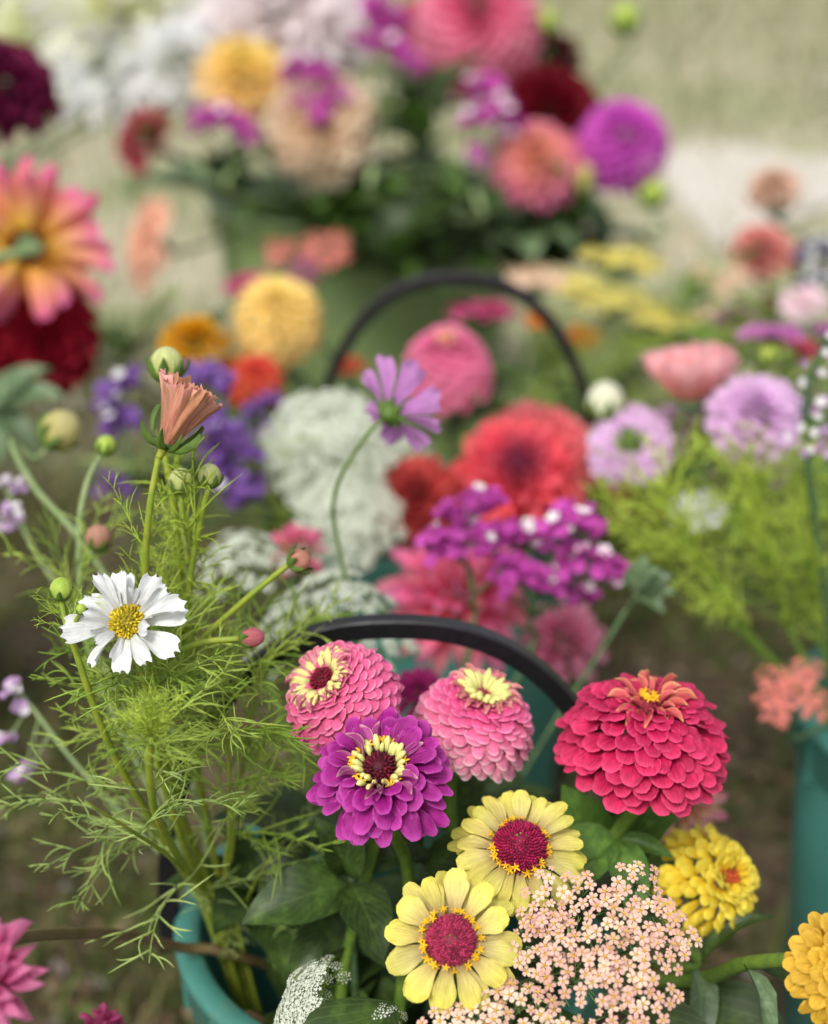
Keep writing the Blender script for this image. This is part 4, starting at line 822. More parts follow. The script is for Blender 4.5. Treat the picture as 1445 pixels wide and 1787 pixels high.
def statice(label, key, arcs, d, fr, mat, white=.15, knot=None, mids=(), smat=None, dense=1.0, group='statice sprays', rows=2):
    "arcs: pixel polylines of the one-sided flower combs"
    allp = [P(*q, d) for a_ in arcs for q in a_]; cen = sum(allp, Vector())/len(allp); kn = P(*knot, d+.02) if knot else cen-Vector((0, 0, .09))
    b, pts = rooted(key, kn, Vector((0, 0, 1)), .03, mids=mids); T = Thing('statice', label, 'statice', b, group); stem(T, pts, .0026, .002, smat or M_STEMD); paths = []
    for arc in arcs:
        dd = d+U(-.02, .02); c = catmull([P(*q, dd+U(-.008, .008)) for q in arc], 8); L = sum((c[i+1]-c[i]).length for i in range(len(c)-1)); n_ = max(3, int(L/(fr*.80)*dense)); mid = c[len(c)//2]; paths.append((catmull([kn, kn.lerp(mid, .55)+Vector((U(-.01, .01), U(-.01, .01), -.006)), mid-Vector((0, 0, .010))], 4), .0013))
        for i in range(n_):
            for q in range(rows):
                k = (i+U(0, 1))/n_*(len(c)-1.01); j = int(k); p = c[j].lerp(c[j+1], k-j) + Vector((U(-1, 1), U(-1.4, 1.4), U(-1.3, 1.0)))*fr*1.15; nd = ((p-mid).normalized()*.5 + Vector((U(-.5, .5), U(-.6, .4), 1))).normalized(); s = fr*U(.8, 1.2); Q = frame(nd, U(0, 6))
                T.add('floret', STF[mat.name][1 if U(0, 1) < white else 0], M4(p, *[(Q @ v)*s for v in (Vector((1, 0, 0)), Vector((0, 1, 0)), Vector((0, 0, 1)))]))
            if i % 2 == 0: paths.append(([mid-Vector((0, 0, .012)), p-nd*s*.3], .0007))
    V, F, UV = tube_geo(paths, 5); T.add('branches', mesh('branches', V, F, UV, [smat or M_STEMD]), kind='stuff'); return T
statice('magenta statice with bright white florets, smaller spray behind the black handle', 'F', [[(745, 955), (790, 945), (850, 935)], [(775, 915), (815, 880), (870, 870)], [(860, 960), (880, 925)]], 1.0, .0054, M_SMAG, .11, (825, 1040), rows=5)
statice('magenta statice with bright white florets, wide spray behind the crimson pink zinnia', 'F', [[(875, 1000), (900, 985), (925, 1005), (985, 1010)], [(890, 930), (925, 925), (960, 945)], [(960, 925), (1000, 895), (1045, 915)], [(985, 965), (1040, 970), (1090, 1005)], [(1000, 1020), (1025, 1040)], [(880, 1020), (875, 990)]], 1.02, .0054, M_SMAG, .11, (925, 1080), rows=5)
statice('deep purple statice right of the peach cosmos bud', 'B2', [[(340, 720), (395, 740), (440, 800)], [(360, 790), (400, 820), (450, 850)], [(330, 660), (365, 645), (400, 670)], [(380, 850), (430, 870)], [(350, 760), (420, 775)]], 1.2, .0060, M_SPUR, .03, (470, 880), rows=4)
statice('deep purple statice left of the peach cosmos, farther from the red dahlias', 'B2', [[(180, 700), (205, 670), (240, 660)], [(190, 730), (235, 720)], [(175, 690), (190, 740)], [(185, 835), (225, 850)]], 1.26, .0062, M_SPUR, .06, (240, 850), rows=4)
statice('small violet statice tuft next to the orange red zinnia', 'B2', [[(430, 720), (470, 700), (490, 720)], [(440, 760), (470, 740)]], 1.34, .006, M_SPUR, .03, (480, 800), rows=3)

# ------------------------------------------------------------------ blurred flowers farther back
FULL_T = [(.04, .60), (.24, .64), (.42, .60), (.62, .50), (.80, .34), (.92, .12), (1.0, -.12), (.94, -.38), (.8, -.58)]
FULL_B = [(.03, .36), (.08, .38), (.14, .36), (.22, .30), (.28, .2), (.32, .08), (.32, -.04), (.28, -.14), (.22, -.22)]
FLAT_T = [(.3, .32), (.5, .32), (.7, .26), (.85, .16), (.95, .04), (1.0, -.10)]
FLAT_B = [(.08, .16), (.12, .14), (.16, .1), (.18, .06), (.18, .02), (.18, -.04)]
MC = {}
def pm(c0, c1, c2, attr=True, **k):
    key = (c0, c1, c2, attr)
    if key not in MC: MC[key] = petal_mat('petal_%02d' % len(MC), lin(*c0), lin(*c1), lin(*c2), attr=attr, trans=.45, vein=.10, **k)
    return MC[key]
def bloom(name, cat, label, key, px, py, d, dia, axv, cols, style='full', n=None, w=None, group=None, eye=None, sep=False, tint=None, leaves=0, mids=(), shape=None, smat=None, sr=.0034, lm=None, back=.05, jit=.08, cal=.3):
    C = P(px, py, d); ax = A(*axv); Rr = dia/2/FPX*d; T = zstart(name, label, key, C, ax, sr, back, smat or M_STEMD, mids, group, cat)
    mat = pm(*cols, attr=not sep); kw = dict(joined=not sep, tint=tint)
    if style == 'ball': rays(T, C, ax, Rr, n or 220, [(.03, .84), (.18, .86)]+[(r_, z_*1.25) for r_, z_ in BALL_T], [(.02, .55), (.08, .6)]+[(r_, z_*1.25) for r_, z_ in BALL_B], w or .22, shape or 'quill', mat, jit=.03, **kw)
    elif style == 'full': rays(T, C, ax, Rr, n or 110, FULL_T, FULL_B, w or .34, shape or 'dahlia', mat, jit=jit, **kw)
    elif style == 'flat': rays(T, C, ax, Rr, n or 60, FLAT_T, FLAT_B, w or .34, shape or 'ray', mat, jit=.08, **kw)
    elif style == 'cup':
        rays(T, C, ax, Rr, n or 9, [(1.0, .85), (.85, 1.0)], [(.12, 0), (.12, 0)], w or .8, 'cup', mat, jit=.1, gold=False, **kw)
    elif style == 'single': rays(T, C, ax, Rr, n or 8, [(1.0, .12), (1.0, .05)], [(.1, 0), (.1, 0)], w or .55, 'cosmos', mat, jit=.08, gold=False, **kw)
    elif style == 'pompon': rays(T, C, ax, Rr, n or 150, [(.04, .66), (.24, .68), (.5, .64), (.8, .4), (1, .05), (.95, -.25)], [(.02, .4), (.1, .42), (.25, .4), (.4, .22), (.5, .02), (.45, -.15)], w or .2, shape or 'scale', mat, jit=.14, **kw)
    if eye: disc(T, C+ax*Rr*eye[0], ax, Rr*eye[1], Rr*eye[1]*.5, 40, lin(*eye[2]), None, .16)
    calyx(T, C-ax*Rr*(.3 if style in ('ball', 'full', 'pompon') else .04), ax, Rr*cal, M_STEMD)
    pth = T.path
    for i in range(leaves):
        j = int(len(pth)*U(.62, .92)); a = U(0, 6.28); leaf(T, pth[j], Vector((math.cos(a), math.sin(a), U(.1, .8))), U(.05, .10), lm or M_LEAF, w=U(.8, 1.2))
    return T
GD, GM = 'dahlias in the big bouquet', 'flowers in the middle bucket'
D = lambda *a, **k: bloom('dahlia', 'dahlia', *a, **k)
Z = lambda *a, **k: bloom('zinnia', 'zinnia', *a, **k)
# middle bucket
RED = ((120, 16, 50), (224, 58, 72), (248, 156, 156))
D('red dahlia with dark plum heart, behind the magenta statice', 'B2', 905, 830, 1.24, 240, (-.05, .35, .93), RED, n=150, w=.26, tint=lambda t: (.55+.6*min(1, t*2.2), .35+.8*t, .75+.3*t), group=GM, eye=(.38, .17, (74, 30, 44)), leaves=2)
D('red dahlia partly hidden behind the one with the dark plum heart', 'B2', 945, 806, 1.32, 240, (.25, .45, .85), ((180, 30, 50), (232, 74, 90), (250, 164, 166)), n=140, w=.26, group=GM, tint=lambda t: (1, .7+.5*t, .8+.3*t), leaves=2)
D('deep red dahlia between the white lace and the plum hearted one', 'B2', 730, 872, 1.24, 168, (-.12, .25, .95), ((120, 8, 16), (206, 40, 40), (240, 118, 108)), n=120, w=.3, group=GM, tint=lambda t: (.6+.5*t, .5+.6*t, .6+.5*t), leaves=1)
D('coral pink cactus dahlia behind the lace flower and the black handle', 'B2', 795, 1045, 1.13, 280, (.05, .35, .9), ((200, 40, 76), (236, 104, 136), (250, 180, 202)), n=60, w=.26, sep=True, shape='point', group=GM, tint=lambda t: (1, U(.7, 1.1), U(.8, 1.1)))
D('pink dahlia low behind the statice stems', 'B2', 985, 1120, 1.16, 170, (.3, .3, .85), ((190, 60, 100), (232, 120, 160), (248, 182, 204)), n=34, w=.32, sep=True, shape='dahlia', group=GM)
D('dark magenta dahlia glimpsed under the black handle between the two pink zinnias', 'F', 730, 1210, .90, 110, (0, .5, .8), ((90, 4, 50), (150, 14, 90), (180, 40, 120)), n=50, w=.3, sep=True, shape='ray', group=GM)
D('pink and cream dahlia petals showing below the crimson pink zinnia', 'F', 1190, 1400, .90, 190, (.5, .2, .75), ((222, 110, 80), (232, 200, 150), (226, 140, 180)), n=40, w=.26, sep=True, shape='point', group=GM)
D('pink cream dahlia peeping over the lace flowers', 'B2', 515, 960, 1.08, 120, (-.1, .75, .55), ((230, 170, 130), (230, 130, 150), (232, 110, 160)), n=26, w=.34, sep=True, shape='dahlia', group=GM)
# lavender cosmos seen from behind
C = P(680, 722, .88); ax = A(.52, .38, -.62); Rr = 108/FPX*.88
T = zstart('cosmos', 'lilac pink cosmos seen from behind with its round green base', 'F', C, ax, .0014, .03, M_STEM, [P(596, 980, .93), P(585, 860, .90), P(640, 760, .875)], GC, 'cosmos', r1=.0011)
rays(T, C, ax, Rr, 8, [(.92, .46), (.92, .40)], [(.1, .0), (.1, 0)], .44, 'cosmos', petal_mat('petal_lilac', lin(176, 110, 180), lin(204, 134, 204), lin(212, 150, 214), trans=.35, vein=.22), jit=.06, gold=False, az0=.3)
calyx(T, C+ax*Rr*.02, ax, Rr*.22, M_SEPP, .9); rays(T, C, ax, Rr, 8, [(.30, .10), (.3, .1)], [(.1, -.06), (.1, -.06)], .14, 'sepal', M_SEPP, 'sepal', gold=False)
Z('bright pink ball zinnia framed by the arched black handle', 'B2', 782, 645, 1.28, 165, (-.05, .75, .6), ((214, 70, 130), (232, 96, 150), (240, 140, 176)), 'ball', 180, .3, shape='scale', group=GM, tint=lambda t: (1, .75+.55*t, .95+.1*t), eye=(.75, .22, (226, 170, 130)), leaves=2)
Z('rose pink zinnia seen from the side right under the arched handle', 'B2', 843, 552, 1.55, 150, (.0, .96, .15), ((200, 60, 110), (224, 80, 136), (230, 110, 160)), 'flat', 60, .36, group=GM, leaves=1)
Z('peach and yellow zinnia left of the arched handle', 'B2', 482, 560, 1.48, 168, (.1, .66, .7), ((244, 180, 60), (255, 216, 92), (255, 232, 156)), 'ball', 150, .28, shape='scale', group=GM, tint=lambda t: (1, 1.02-.1*t, .8+.4*t))
bloom('marigold', 'marigold', 'orange yellow marigold dome above the purple statice', 'B2', 338, 604, 1.42, 138, (-.05, .9, .4), ((226, 150, 10), (240, 172, 12), (244, 190, 30)), 'pompon', 170, .22, group=GM, leaves=1, eye=(.50, .30, (236, 168, 14)))
Z('orange red zinnia beneath the peach and yellow one', 'B2', 448, 668, 1.40, 105, (.2, .55, .8), ((190, 50, 20), (222, 70, 44), (232, 84, 70)), 'ball', 90, .32, shape='scale', group=GM)
Z('small orange zinnia squeezed between the marigold and the orange red zinnia', 'B2', 405, 655, 1.44, 75, (-.1, .6, .7), ((200, 100, 10), (224, 130, 24), (232, 150, 40)), 'ball', 80, .32, shape='scale', group=GM)
Z('small rust orange zinnia under the arched handle, near the lilac pink cosmos', 'B2', 612, 640, 1.50, 62, (0, .7, .6), ((150, 60, 20), (196, 80, 50), (206, 96, 60)), 'flat', 30, .36, group=GM)
def puff(label, key, px, py, d, lob, mat, fr=.0042, axv=(0, .55, .8), group='yarrow heads', sub=22):
    yarrow(label, key, P(px, py, d), A(*axv), lob, fr, mat, sub, group)
puff('smaller coral yarrow cluster of a pair above the peach zinnia', 'B2', 492, 436, 1.66, [(-.010, .008, .013), (.006, .010, .013), (-.004, -.010, .013)], M_YCOR)
puff('larger coral yarrow cluster of the pair above the peach zinnia', 'B2', 568, 426, 1.62, [(-.012, .012, .015), (.012, .012, .015), (0, -.016, .015), (.014, -.01, .014), (-.012, -.006, .014)], M_YCOR)
Z('raspberry pink zinnia touching the peach and yellow zinnia', 'B2', 436, 500, 1.55, 112, (-.1, .85, .4), ((180, 60, 100), (210, 86, 130), (220, 110, 150)), 'flat', 50, .36, group=GM)
Z('mauve pink zinnia bud beside the coral yarrow pair', 'B2', 530, 478, 1.58, 62, (0, .8, .5), ((180, 80, 120), (206, 110, 150), (214, 130, 170)), 'ball', 60, .34, shape='scale', group=GM)
puff('coral yarrow drooping over the rim of the dark teal bucket', 'BR', 1385, 1200, 1.0, [(-.012, .010, .013), (.010, .016, .013), (-.012, -.014, .012), (.012, -.012, .012), (0, 0, .014), (-.016, -.002, .011)], M_YCOR, .0034, (-.2, .65, .75))
for i, (lb, px, py, w_, h_, mt_) in enumerate([('flat yellow yarrow plate right of the arched handle', 1162, 545, .030, .012, M_YYEL), ('pale yellow yarrow plate joined to the flat yellow one', 1070, 512, .030, .010, M_YYEL), ('dull yellow yarrow dome above the other yellow yarrows', 1090, 440, .034, .012, M_YYEL), ('faded tan yarrow left of the yellow yarrow dome', 940, 474, .026, .012, M_YPALE), ('ochre yarrow hugging the arched handle', 1010, 490, .022, .010, M_YYEL)]):
    puff(lb, 'BK' if px > 980 else 'B2', px, py, 1.62, [(U(-w_, w_), U(-h_, h_), .015) for _ in range(16)], mt_, .0050, (0, .68, .68))
Z('small burnt orange zinnia inside the arched handle', 'B2', 945, 560, 1.6, 66, (0, .7, .6), ((180, 80, 10), (212, 112, 24), (222, 130, 40)), 'flat', 30, .4, group=GM)
Z('burnt orange zinnia just outside the arched handle', 'B2', 1020, 588, 1.62, 70, (.2, .6, .6), ((180, 80, 10), (212, 112, 24), (222, 130, 40)), 'flat', 30, .4, group=GM)
# right bucket: cosmos and scabiosas
GR = 'flowers in the dark teal bucket'
bloom('cosmos', 'cosmos', 'salmon pink cosmos cup above the lavender scabiosas', 'BR', 1205, 698, 1.15, 178, (.02, .95, .25), ((232, 172, 150), (242, 172, 160), (248, 188, 194)), 'cup', 9, .8, GR, sep=True, smat=M_STEM, sr=.0018)
LAV = ((190, 130, 190), (222, 168, 220), (240, 206, 238))
S = lambda *a, **k: bloom('scabiosa', 'scabiosa', *a, **k)
S('lavender scabiosa with open green heart beside the red dahlias', 'BR', 1098, 778, 1.15, 170, (-.1, .3, .95), LAV, 'flat', 46, .36, GR, eye=(.2, .3, (104, 130, 54)), smat=M_STEM, sr=.0018, shape='cosmos')
S('large lilac scabiosa at the far side of the dark teal bucket', 'BR', 1320, 725, 1.12, 190, (.1, .5, .8), LAV, 'full', 90, .34, GR, smat=M_STEM, sr=.0018, shape='cosmos')
S('lilac scabiosa drooping below the large lilac one', 'BR', 1330, 790, 1.14, 130, (-.2, .2, .9), ((160, 80, 170), (200, 136, 204), (216, 170, 220)), 'full', 70, .36, GR, smat=M_STEM, sr=.0018, shape='cosmos')
S('small pale mauve scabiosa under the salmon cosmos cup', 'BR', 1240, 715, 1.2, 70, (0, .5, .8), LAV, 'full', 40, .4, GR, smat=M_STEM, sr=.0018, shape='cosmos')
Z('orchid pink zinnia seen edge-on near the dark teal bucket stems', 'BR', 1345, 590, 1.25, 135, (.02, .985, .12), ((206, 104, 184), (232, 140, 216), (242, 168, 230)), 'flat', 60, .36, GR, smat=M_STEM)
Z('coral red zinnia tucked under the orchid pink one', 'BR', 1405, 612, 1.28, 80, (.2, .7, .5), ((196, 60, 80), (220, 84, 104), (226, 110, 130)), 'flat', 40, .4, GR, smat=M_STEM)
Z('second orchid pink zinnia, cut off beyond the coral red one', 'BR', 1452, 578, 1.25, 80, (.02, .97, .2), ((190, 90, 170), (214, 116, 200), (226, 140, 214)), 'flat', 50, .36, GR, smat=M_STEM)
Z('dusky purple zinnia behind the edge-on orchid pink one', 'BK', 1285, 565, 1.5, 90, (-.1, .6, .7), ((110, 50, 100), (146, 84, 130), (166, 110, 150)), 'full', 60, .4, GR)
bloom('cosmos', 'cosmos', 'white cosmos among the feathery leaves of the dark teal bucket', 'BR', 1218, 896, 1.14, 118, (-.15, .75, .5), ((220, 220, 200), (238, 240, 236), (246, 247, 246)), 'single', 8, .6, GR, sep=True, smat=M_STEM, sr=.0016)
def lone_bud(label, key, px, py, d, r, mat, cat='bud', group=GR, ax=(0, .97, .2), name='flower_bud', sm=None, sl=1.1):
    C = P(px, py, d); b, pts = rooted(key, C, A(*ax), .03); T = Thing(name, label, cat, b, group); stem(T, pts, .0018, .0014, sm or M_STEM); bud(T, C, A(*ax), r/FPX*d, mat, 6, sl=sl); return T
lone_bud('creamy white bud just right of the red dahlias', 'BR', 1056, 735, 1.16, 32, petal_mat('bud_white', lin(190, 206, 130), lin(238, 240, 200), lin(246, 246, 228)))
lone_bud('yellow green bud under the drooping lilac scabiosa', 'BR', 1310, 850, 1.14, 27, petal_mat('bud_yellow', lin(150, 160, 50), lin(206, 196, 70), lin(216, 206, 90)))
lone_bud('pale green bud by the orchid pink zinnia stem', 'BR', 1340, 640, 1.25, 20, M_BUD)
for i, (lb, pix, nf) in enumerate([
    ('bright leafy cosmos stem leaning left out of the dark teal bucket', [(1190, 930, 1.02), (1240, 1010, 1.03), (1310, 1110, 1.05), (1420, 1260, 1.09)], 22),
    ('bright leafy cosmos stem rising steeply behind the coral yarrow', [(1300, 860, 1.05), (1330, 960, 1.06), (1370, 1080, 1.08), (1440, 1250, 1.1)], 26),
    ('bright leafy cosmos stem along the edge of the dark teal bucket', [(1400, 900, 1.05), (1410, 1000, 1.06), (1430, 1100, 1.08), (1460, 1250, 1.1)], 24),
    ('short leafy cosmos stem spreading under the white cosmos', [(1160, 1000, 1.06), (1230, 1050, 1.07), (1330, 1140, 1.08), (1440, 1260, 1.1)], 14)]):
    T = cosmos(lb, 'BR', pix, .0028, .0018, M_STEM, GR); fronds(T, T.path, 860, 1150, int(nf*.8), .05, .085, M_FRONDB, 2.2)
T = cosmos('dark arching stem dotted with tiny lilac florets beside the dark teal bucket', 'BR', [(1452, 590, 1.0), (1420, 640, 1.0), (1405, 720, 1.01), (1412, 820, 1.02), (1430, 960, 1.04), (1465, 1240, 1.08)], .0034, .002, plain_mat('stem_dark', lin(66, 96, 62), lin(54, 80, 50), 80), GR)
for i in range(26):
    j = int(len(T.path)*U(.6, .97)); p = T.path[j]+Vector((U(-.012, .016), U(-.01, .01), U(-.01, .01))); s = U(.003, .005); Q = frame(Vector((U(-1, 1), -1, .5)), U(0, 6)); T.add('floret', STF[M_SLIL.name][1 if U(0, 1) < .5 else 0], M4(p, *[(Q @ v)*s for v in (Vector((1, 0, 0)), Vector((0, 1, 0)), Vector((0, 0, 1)))]))
T = Thing('variegated_leaf', 'grey green lobed foliage spray with yellow tips right of the statice', 'foliage', P(1100, 1250, 1.12), GR)
_, pts = rooted('F', P(1110, 1040, 1.0), A(.5, .8, .1), .03); T.o.location = pts[0]; T.base = pts[0]; stem(T, pts, .002, .0015, M_STEMD)
for a_ in ((.9, .3, .3), (.6, -.4, .5), (.95, -.1, .3), (.2, .7, .3), (.5, .5, .6)): leaf(T, P(1105, 1030, 1.0), A(*a_), .03, M_LEAFG, up=A(0, .5, .8), w=1.2)
T.o.name = 'foliage_spray'
# back right bucket
GK = 'flowers in the far teal bucket'
D('salmon pink dahlia standing highest over the yellow yarrow plates', 'BK', 1330, 440, 1.85, 125, (-.1, .6, .7), ((222, 104, 104), (238, 146, 138), (244, 182, 170)), 'full', 70, .4, GK, leaves=3, lm=M_LEAFG)
D('peach blush dahlia behind the salmon pink one', 'BK', 1352, 330, 2.05, 100, (-.2, .7, .6), ((220, 170, 140), (230, 190, 164), (236, 206, 184)), 'full', 60, .4, GK, leaves=1)
puff('cream yarrow left of the salmon pink dahlia', 'BK', 1262, 480, 1.75, [(U(-.025, .025), U(-.02, .02), .015) for _ in range(8)], M_YPALE, .005, (-.1, .6, .75))
statice('indigo statice with white florets beyond the salmon pink dahlia', 'BK', [[(1395, 450), (1425, 430), (1450, 440)], [(1400, 490), (1430, 480), (1450, 490)]], 1.75, .0075, M_SDK, .45, (1430, 540), rows=4, group=GK)
D('tiny wine red dahlia bud below the salmon pink dahlia', 'BK', 1345, 527, 1.7, 42, (0, .6, .7), ((80, 6, 40), (110, 14, 56), (130, 24, 70)), 'full', 30, .5, GK)
# left edge
GL = 'dahlias in the bucket beside the tub'
D('pink dahlia with yellow throat seen from behind at its stem', 'BL', 45, 430, 1.33, 290, (-.35, .2, -.9), ((246, 204, 70), (246, 184, 130), (234, 116, 178)), 'full', 96, .30, GL, sep=True, smat=M_STEMP, tint=lambda t: (1, U(.75, 1.1), U(.8, 1.05)), sr=.0045, mids=[P(-120, 620, 1.3), P(-40, 470, 1.22)], back=.09, jit=.2, cal=.17)
D('dark red dahlia under the pink and yellow one', 'BL', 72, 592, 1.36, 215, (.1, .2, .95), ((70, 0, 8), (136, 8, 26), (164, 24, 48)), 'full', 90, .4, GL, sep=True)
D('burgundy dahlia with glossy petals beside the white dahlias', 'BL', 8, 150, 1.55, 200, (.3, .4, .8), ((60, 0, 24), (104, 12, 56), (134, 36, 84)), 'full', 90, .36, GL)
T = Thing('dahlia_shoot', 'blue green dahlia leaves below the dark red dahlia', 'foliage', (-.55, 1.38, .022), GL)
stem(T, [Vector((-.55, 1.38, .022)), Vector((-.5, 1.36, .34)), P(-20, 720, 1.3)], .004, .003, M_STEMP)
for a_, l_ in (((.9, .1, .3), .08), ((.7, -.5, .4), .07), ((.8, .5, .2), .07), ((.3, -.8, .5), .06)): leaf(T, P(-15, 715, 1.3), A(*a_), l_, M_LEAFG, up=A(0, .6, .8))
T = cosmos('faded yellow cosmos bud on a curved grey stem below the dark red dahlia', 'F', [(92, 770, .98), (60, 800, .97), (20, 770, .96), (60, 850, .93), (180, 1000, .90), (330, 1350, .88), (385, 1590, .875)], .0024, .002, M_STEMP)
bud(T, P(78, 772, .98), A(.7, .5, .2), 34/FPX*.98, petal_mat('bud_straw', lin(130, 140, 70), lin(200, 190, 110), lin(222, 212, 150)), 8)
# verbena at the left edge
def verbena(label, key, pix, spots, d):
    T = cosmos(label, key, pix, .0016, .0012, M_STEMP, 'thin lilac verbena sprays'); T.o.name = 'verbena'; T.o['category'] = 'verbena'; paths = []
    for (px, py, r_) in spots:
        c = P(px, py, d+U(-.03, .03)); near = min(T.path, key=lambda q: (q-c).length); paths.append(([near, near.lerp(c, .6)-Vector((0, 0, .004)), c], .0008))
        for i in range(9):
            p = c+Vector((U(-1, 1), U(-1, 1), U(-.7, .7)))*r_; s = U(.0028, .0045); Q = frame(Vector((U(-.6, .6), U(-1, 0), 1)), U(0, 6)); T.add('floret', STF[M_SLIL.name][1 if U(0, 1) < .4 else 0], M4(p, *[(Q @ v)*s for v in (Vector((1, 0, 0)), Vector((0, 1, 0)), Vector((0, 0, 1)))]))
    V, F, UV = tube_geo(paths, 4); T.add('branches', mesh('branches', V, F, UV, [M_STEMP]), kind='stuff'); return T
verbena('thin lilac verbena spray beside the feathery foliage, lower one', 'F', [(20, 1190, .92), (60, 1240, .90), (130, 1330, .88), (260, 1470, .87), (380, 1595, .875)], [(18, 1200, .007), (35, 1236, .004), (4, 1290, .006), (38, 1340, .005), (30, 1355, .004)], .9)
verbena('thin lilac verbena spray beside the faded yellow bud, upper one', 'F', [(10, 850, 1.0), (60, 960, .97), (160, 1120, .93), (300, 1420, .89), (390, 1580, .88)], [(15, 845, .008), (22, 890, .006), (5, 915, .006)], 1.0)
# more of the right-hand tangle
for lb, q, nf, mt_, bk in [('feathery shoot behind the large lilac scabiosa', (1270, 620, 1.45), 18, M_FROND, 'BR'), ('feathery shoot beneath the orchid pink zinnias', (1390, 690, 1.40), 18, M_FROND, 'BR'), ('feathery shoot below the cream yarrow', (1210, 520, 1.75), 18, M_FRONDS, 'BK'), ('feathery shoot below the salmon pink dahlia', (1330, 560, 1.75), 18, M_FRONDS, 'BK'), ('feathery shoot between the lavender scabiosas', (1200, 800, 1.2), 14, M_FROND, 'BR')]:
    C = P(*q); b, pts = rooted(bk, C, Vector((0, 0, 1)), .04); T = Thing('cosmos', lb, 'cosmos', b, GR); pth = stem(T, pts, .003, .0008, M_STEM); fronds(T, pth, 450, 1000, nf, .05, .085, mt_, 1.6)
    for k in range(4):
        a = U(0, 6.28); leaf(T, pth[int(len(pth)*U(.65, .95))], Vector((math.cos(a), math.sin(a), U(0, .7))), U(.05, .08), M_LEAFB)
S('pale lilac scabiosa half hidden by the green hearted one', 'BR', 1175, 752, 1.22, 110, (.1, .5, .8), LAV, 'full', 50, .38, GR, smat=M_STEM, sr=.0018, shape='cosmos')
bloom('cosmos', 'cosmos', 'pale pink cosmos above the orchid pink zinnias', 'BK', 1400, 530, 1.6, 90, (-.2, .6, .7), ((230, 180, 190), (244, 204, 214), (248, 220, 228)), 'single', 8, .6, GR, sep=True, smat=M_STEM, sr=.0016)
puff('small white yarrow below the cream yarrow', 'BK', 1235, 545, 1.7, [(U(-.02, .02), U(-.012, .012), .013) for _ in range(6)], M_YPALE, .0045, (-.1, .65, .7), GR)
Z('dull red zinnia showing under the green hearted scabiosa', 'BR', 1120, 868, 1.3, 130, (.0, .55, .8), ((110, 20, 30), (160, 50, 60), (186, 80, 90)), 'full', 50, .4, GR, smat=M_STEM)

# ------------------------------------------------------------------ the big bouquet behind
LVD = dict(lm=M_LEAFB, leaves=3)
D('huge pale blush dahlia crowning the big bouquet', 'B3', 490, 40, 2.18, 330, (0, .55, .8), ((236, 206, 196), (248, 236, 234), (252, 246, 248)), 'full', 110, .36, GD, **LVD)
D('peach dahlia with yellow heart tucked under the blush one', 'B3', 425, 140, 2.08, 190, (.1, .5, .85), ((252, 218, 90), (252, 216, 150), (252, 230, 200)), 'full', 90, .36, GD, tint=lambda t: (1.05, 1.1-.06*t, .45+.65*t), **LVD)
D('cream and apricot dahlia hanging over the green bucket', 'B3', 562, 225, 2.02, 210, (.05, -.15, .95), ((240, 190, 120), (248, 214, 168), (250, 234, 214)), 'full', 90, .34, GD, leaves=2)
D('pink ball dahlia with darker heart at the top of the bouquet', 'B3', 832, 55, 2.15, 225, (-.02, .25, .95), ((214, 60, 100), (236, 108, 148), (246, 162, 194)), 'ball', 240, .24, GD, tint=lambda t: (.92+.12*t, .55+.75*t, .7+.4*t), eye=(.8, .14, (150, 84, 84)), **LVD)
D('coral dahlia half hidden behind the pink ball dahlia', 'B3', 728, 45, 2.25, 110, (-.1, .4, .85), ((200, 70, 80), (222, 110, 116), (228, 130, 134)), 'full', 60, .4, GD, leaves=2)
D('dark crimson dahlia behind the magenta ball dahlia', 'B3', 962, 195, 2.1, 190, (.15, .4, .85), ((60, 0, 10), (112, 8, 26), (136, 16, 40)), 'full', 80, .38, GD, **LVD)
D('very dark maroon dahlia under the green bud, right of the pink ball dahlia', 'B3', 965, 105, 2.25, 120, (.1, .4, .85), ((40, 6, 12), (76, 14, 24), (90, 24, 34)), 'full', 60, .4, GD, **LVD)
D('pink dahlia with apricot heart next to the magenta ball dahlia', 'B3', 935, 285, 1.98, 175, (-.05, .3, .95), ((250, 210, 130), (246, 176, 176), (240, 138, 190)), 'full', 80, .36, GD, tint=lambda t: (1.05, 1.45-.6*t, .62+.5*t), leaves=3, lm=M_LEAFB)
D('magenta purple ball dahlia at the right end of the bouquet', 'B3', 1088, 252, 2.0, 160, (.05, .45, .88), ((170, 44, 150), (204, 72, 190), (222, 110, 208)), 'ball', 220, .26, GD, leaves=1, eye=(.72, .24, (190, 60, 176)))
D('dusty coral dahlia seen from the side at the left of the bouquet', 'B3', 252, 245, 2.15, 130, (-.85, .35, .35), ((150, 40, 60), (190, 76, 90), (216, 110, 120)), 'full', 60, .4, GD, **LVD)
D('small rosy dahlia peeking above the dusty coral one', 'B3', 318, 165, 2.25, 72, (-.2, .5, .8), ((180, 70, 80), (206, 96, 104), (216, 110, 120)), 'full', 40, .42, GD, leaves=2)
D('apricot salmon dahlia drooping sideways left of the green bucket', 'B3', 268, 425, 2.0, 200, (-.86, .10, .42), ((240, 156, 110), (255, 186, 148), (255, 212, 186)), 'flat', 60, .36, GD)
D('large white dahlia with lemon heart left of the bouquet', 'BW', 215, 40, 2.25, 350, (.1, .7, .7), ((234, 232, 110), (242, 244, 206), (250, 250, 248)), 'full', 84, .26, GD, shape='point', leaves=3)
D('white dahlia with shaggy petals hanging below the lemon hearted one', 'BW', 185, 135, 2.2, 250, (-.05, .3, .9), ((220, 224, 190), (242, 244, 240), (250, 250, 250)), 'flat', 40, .26, GD, shape='point', leaves=2)
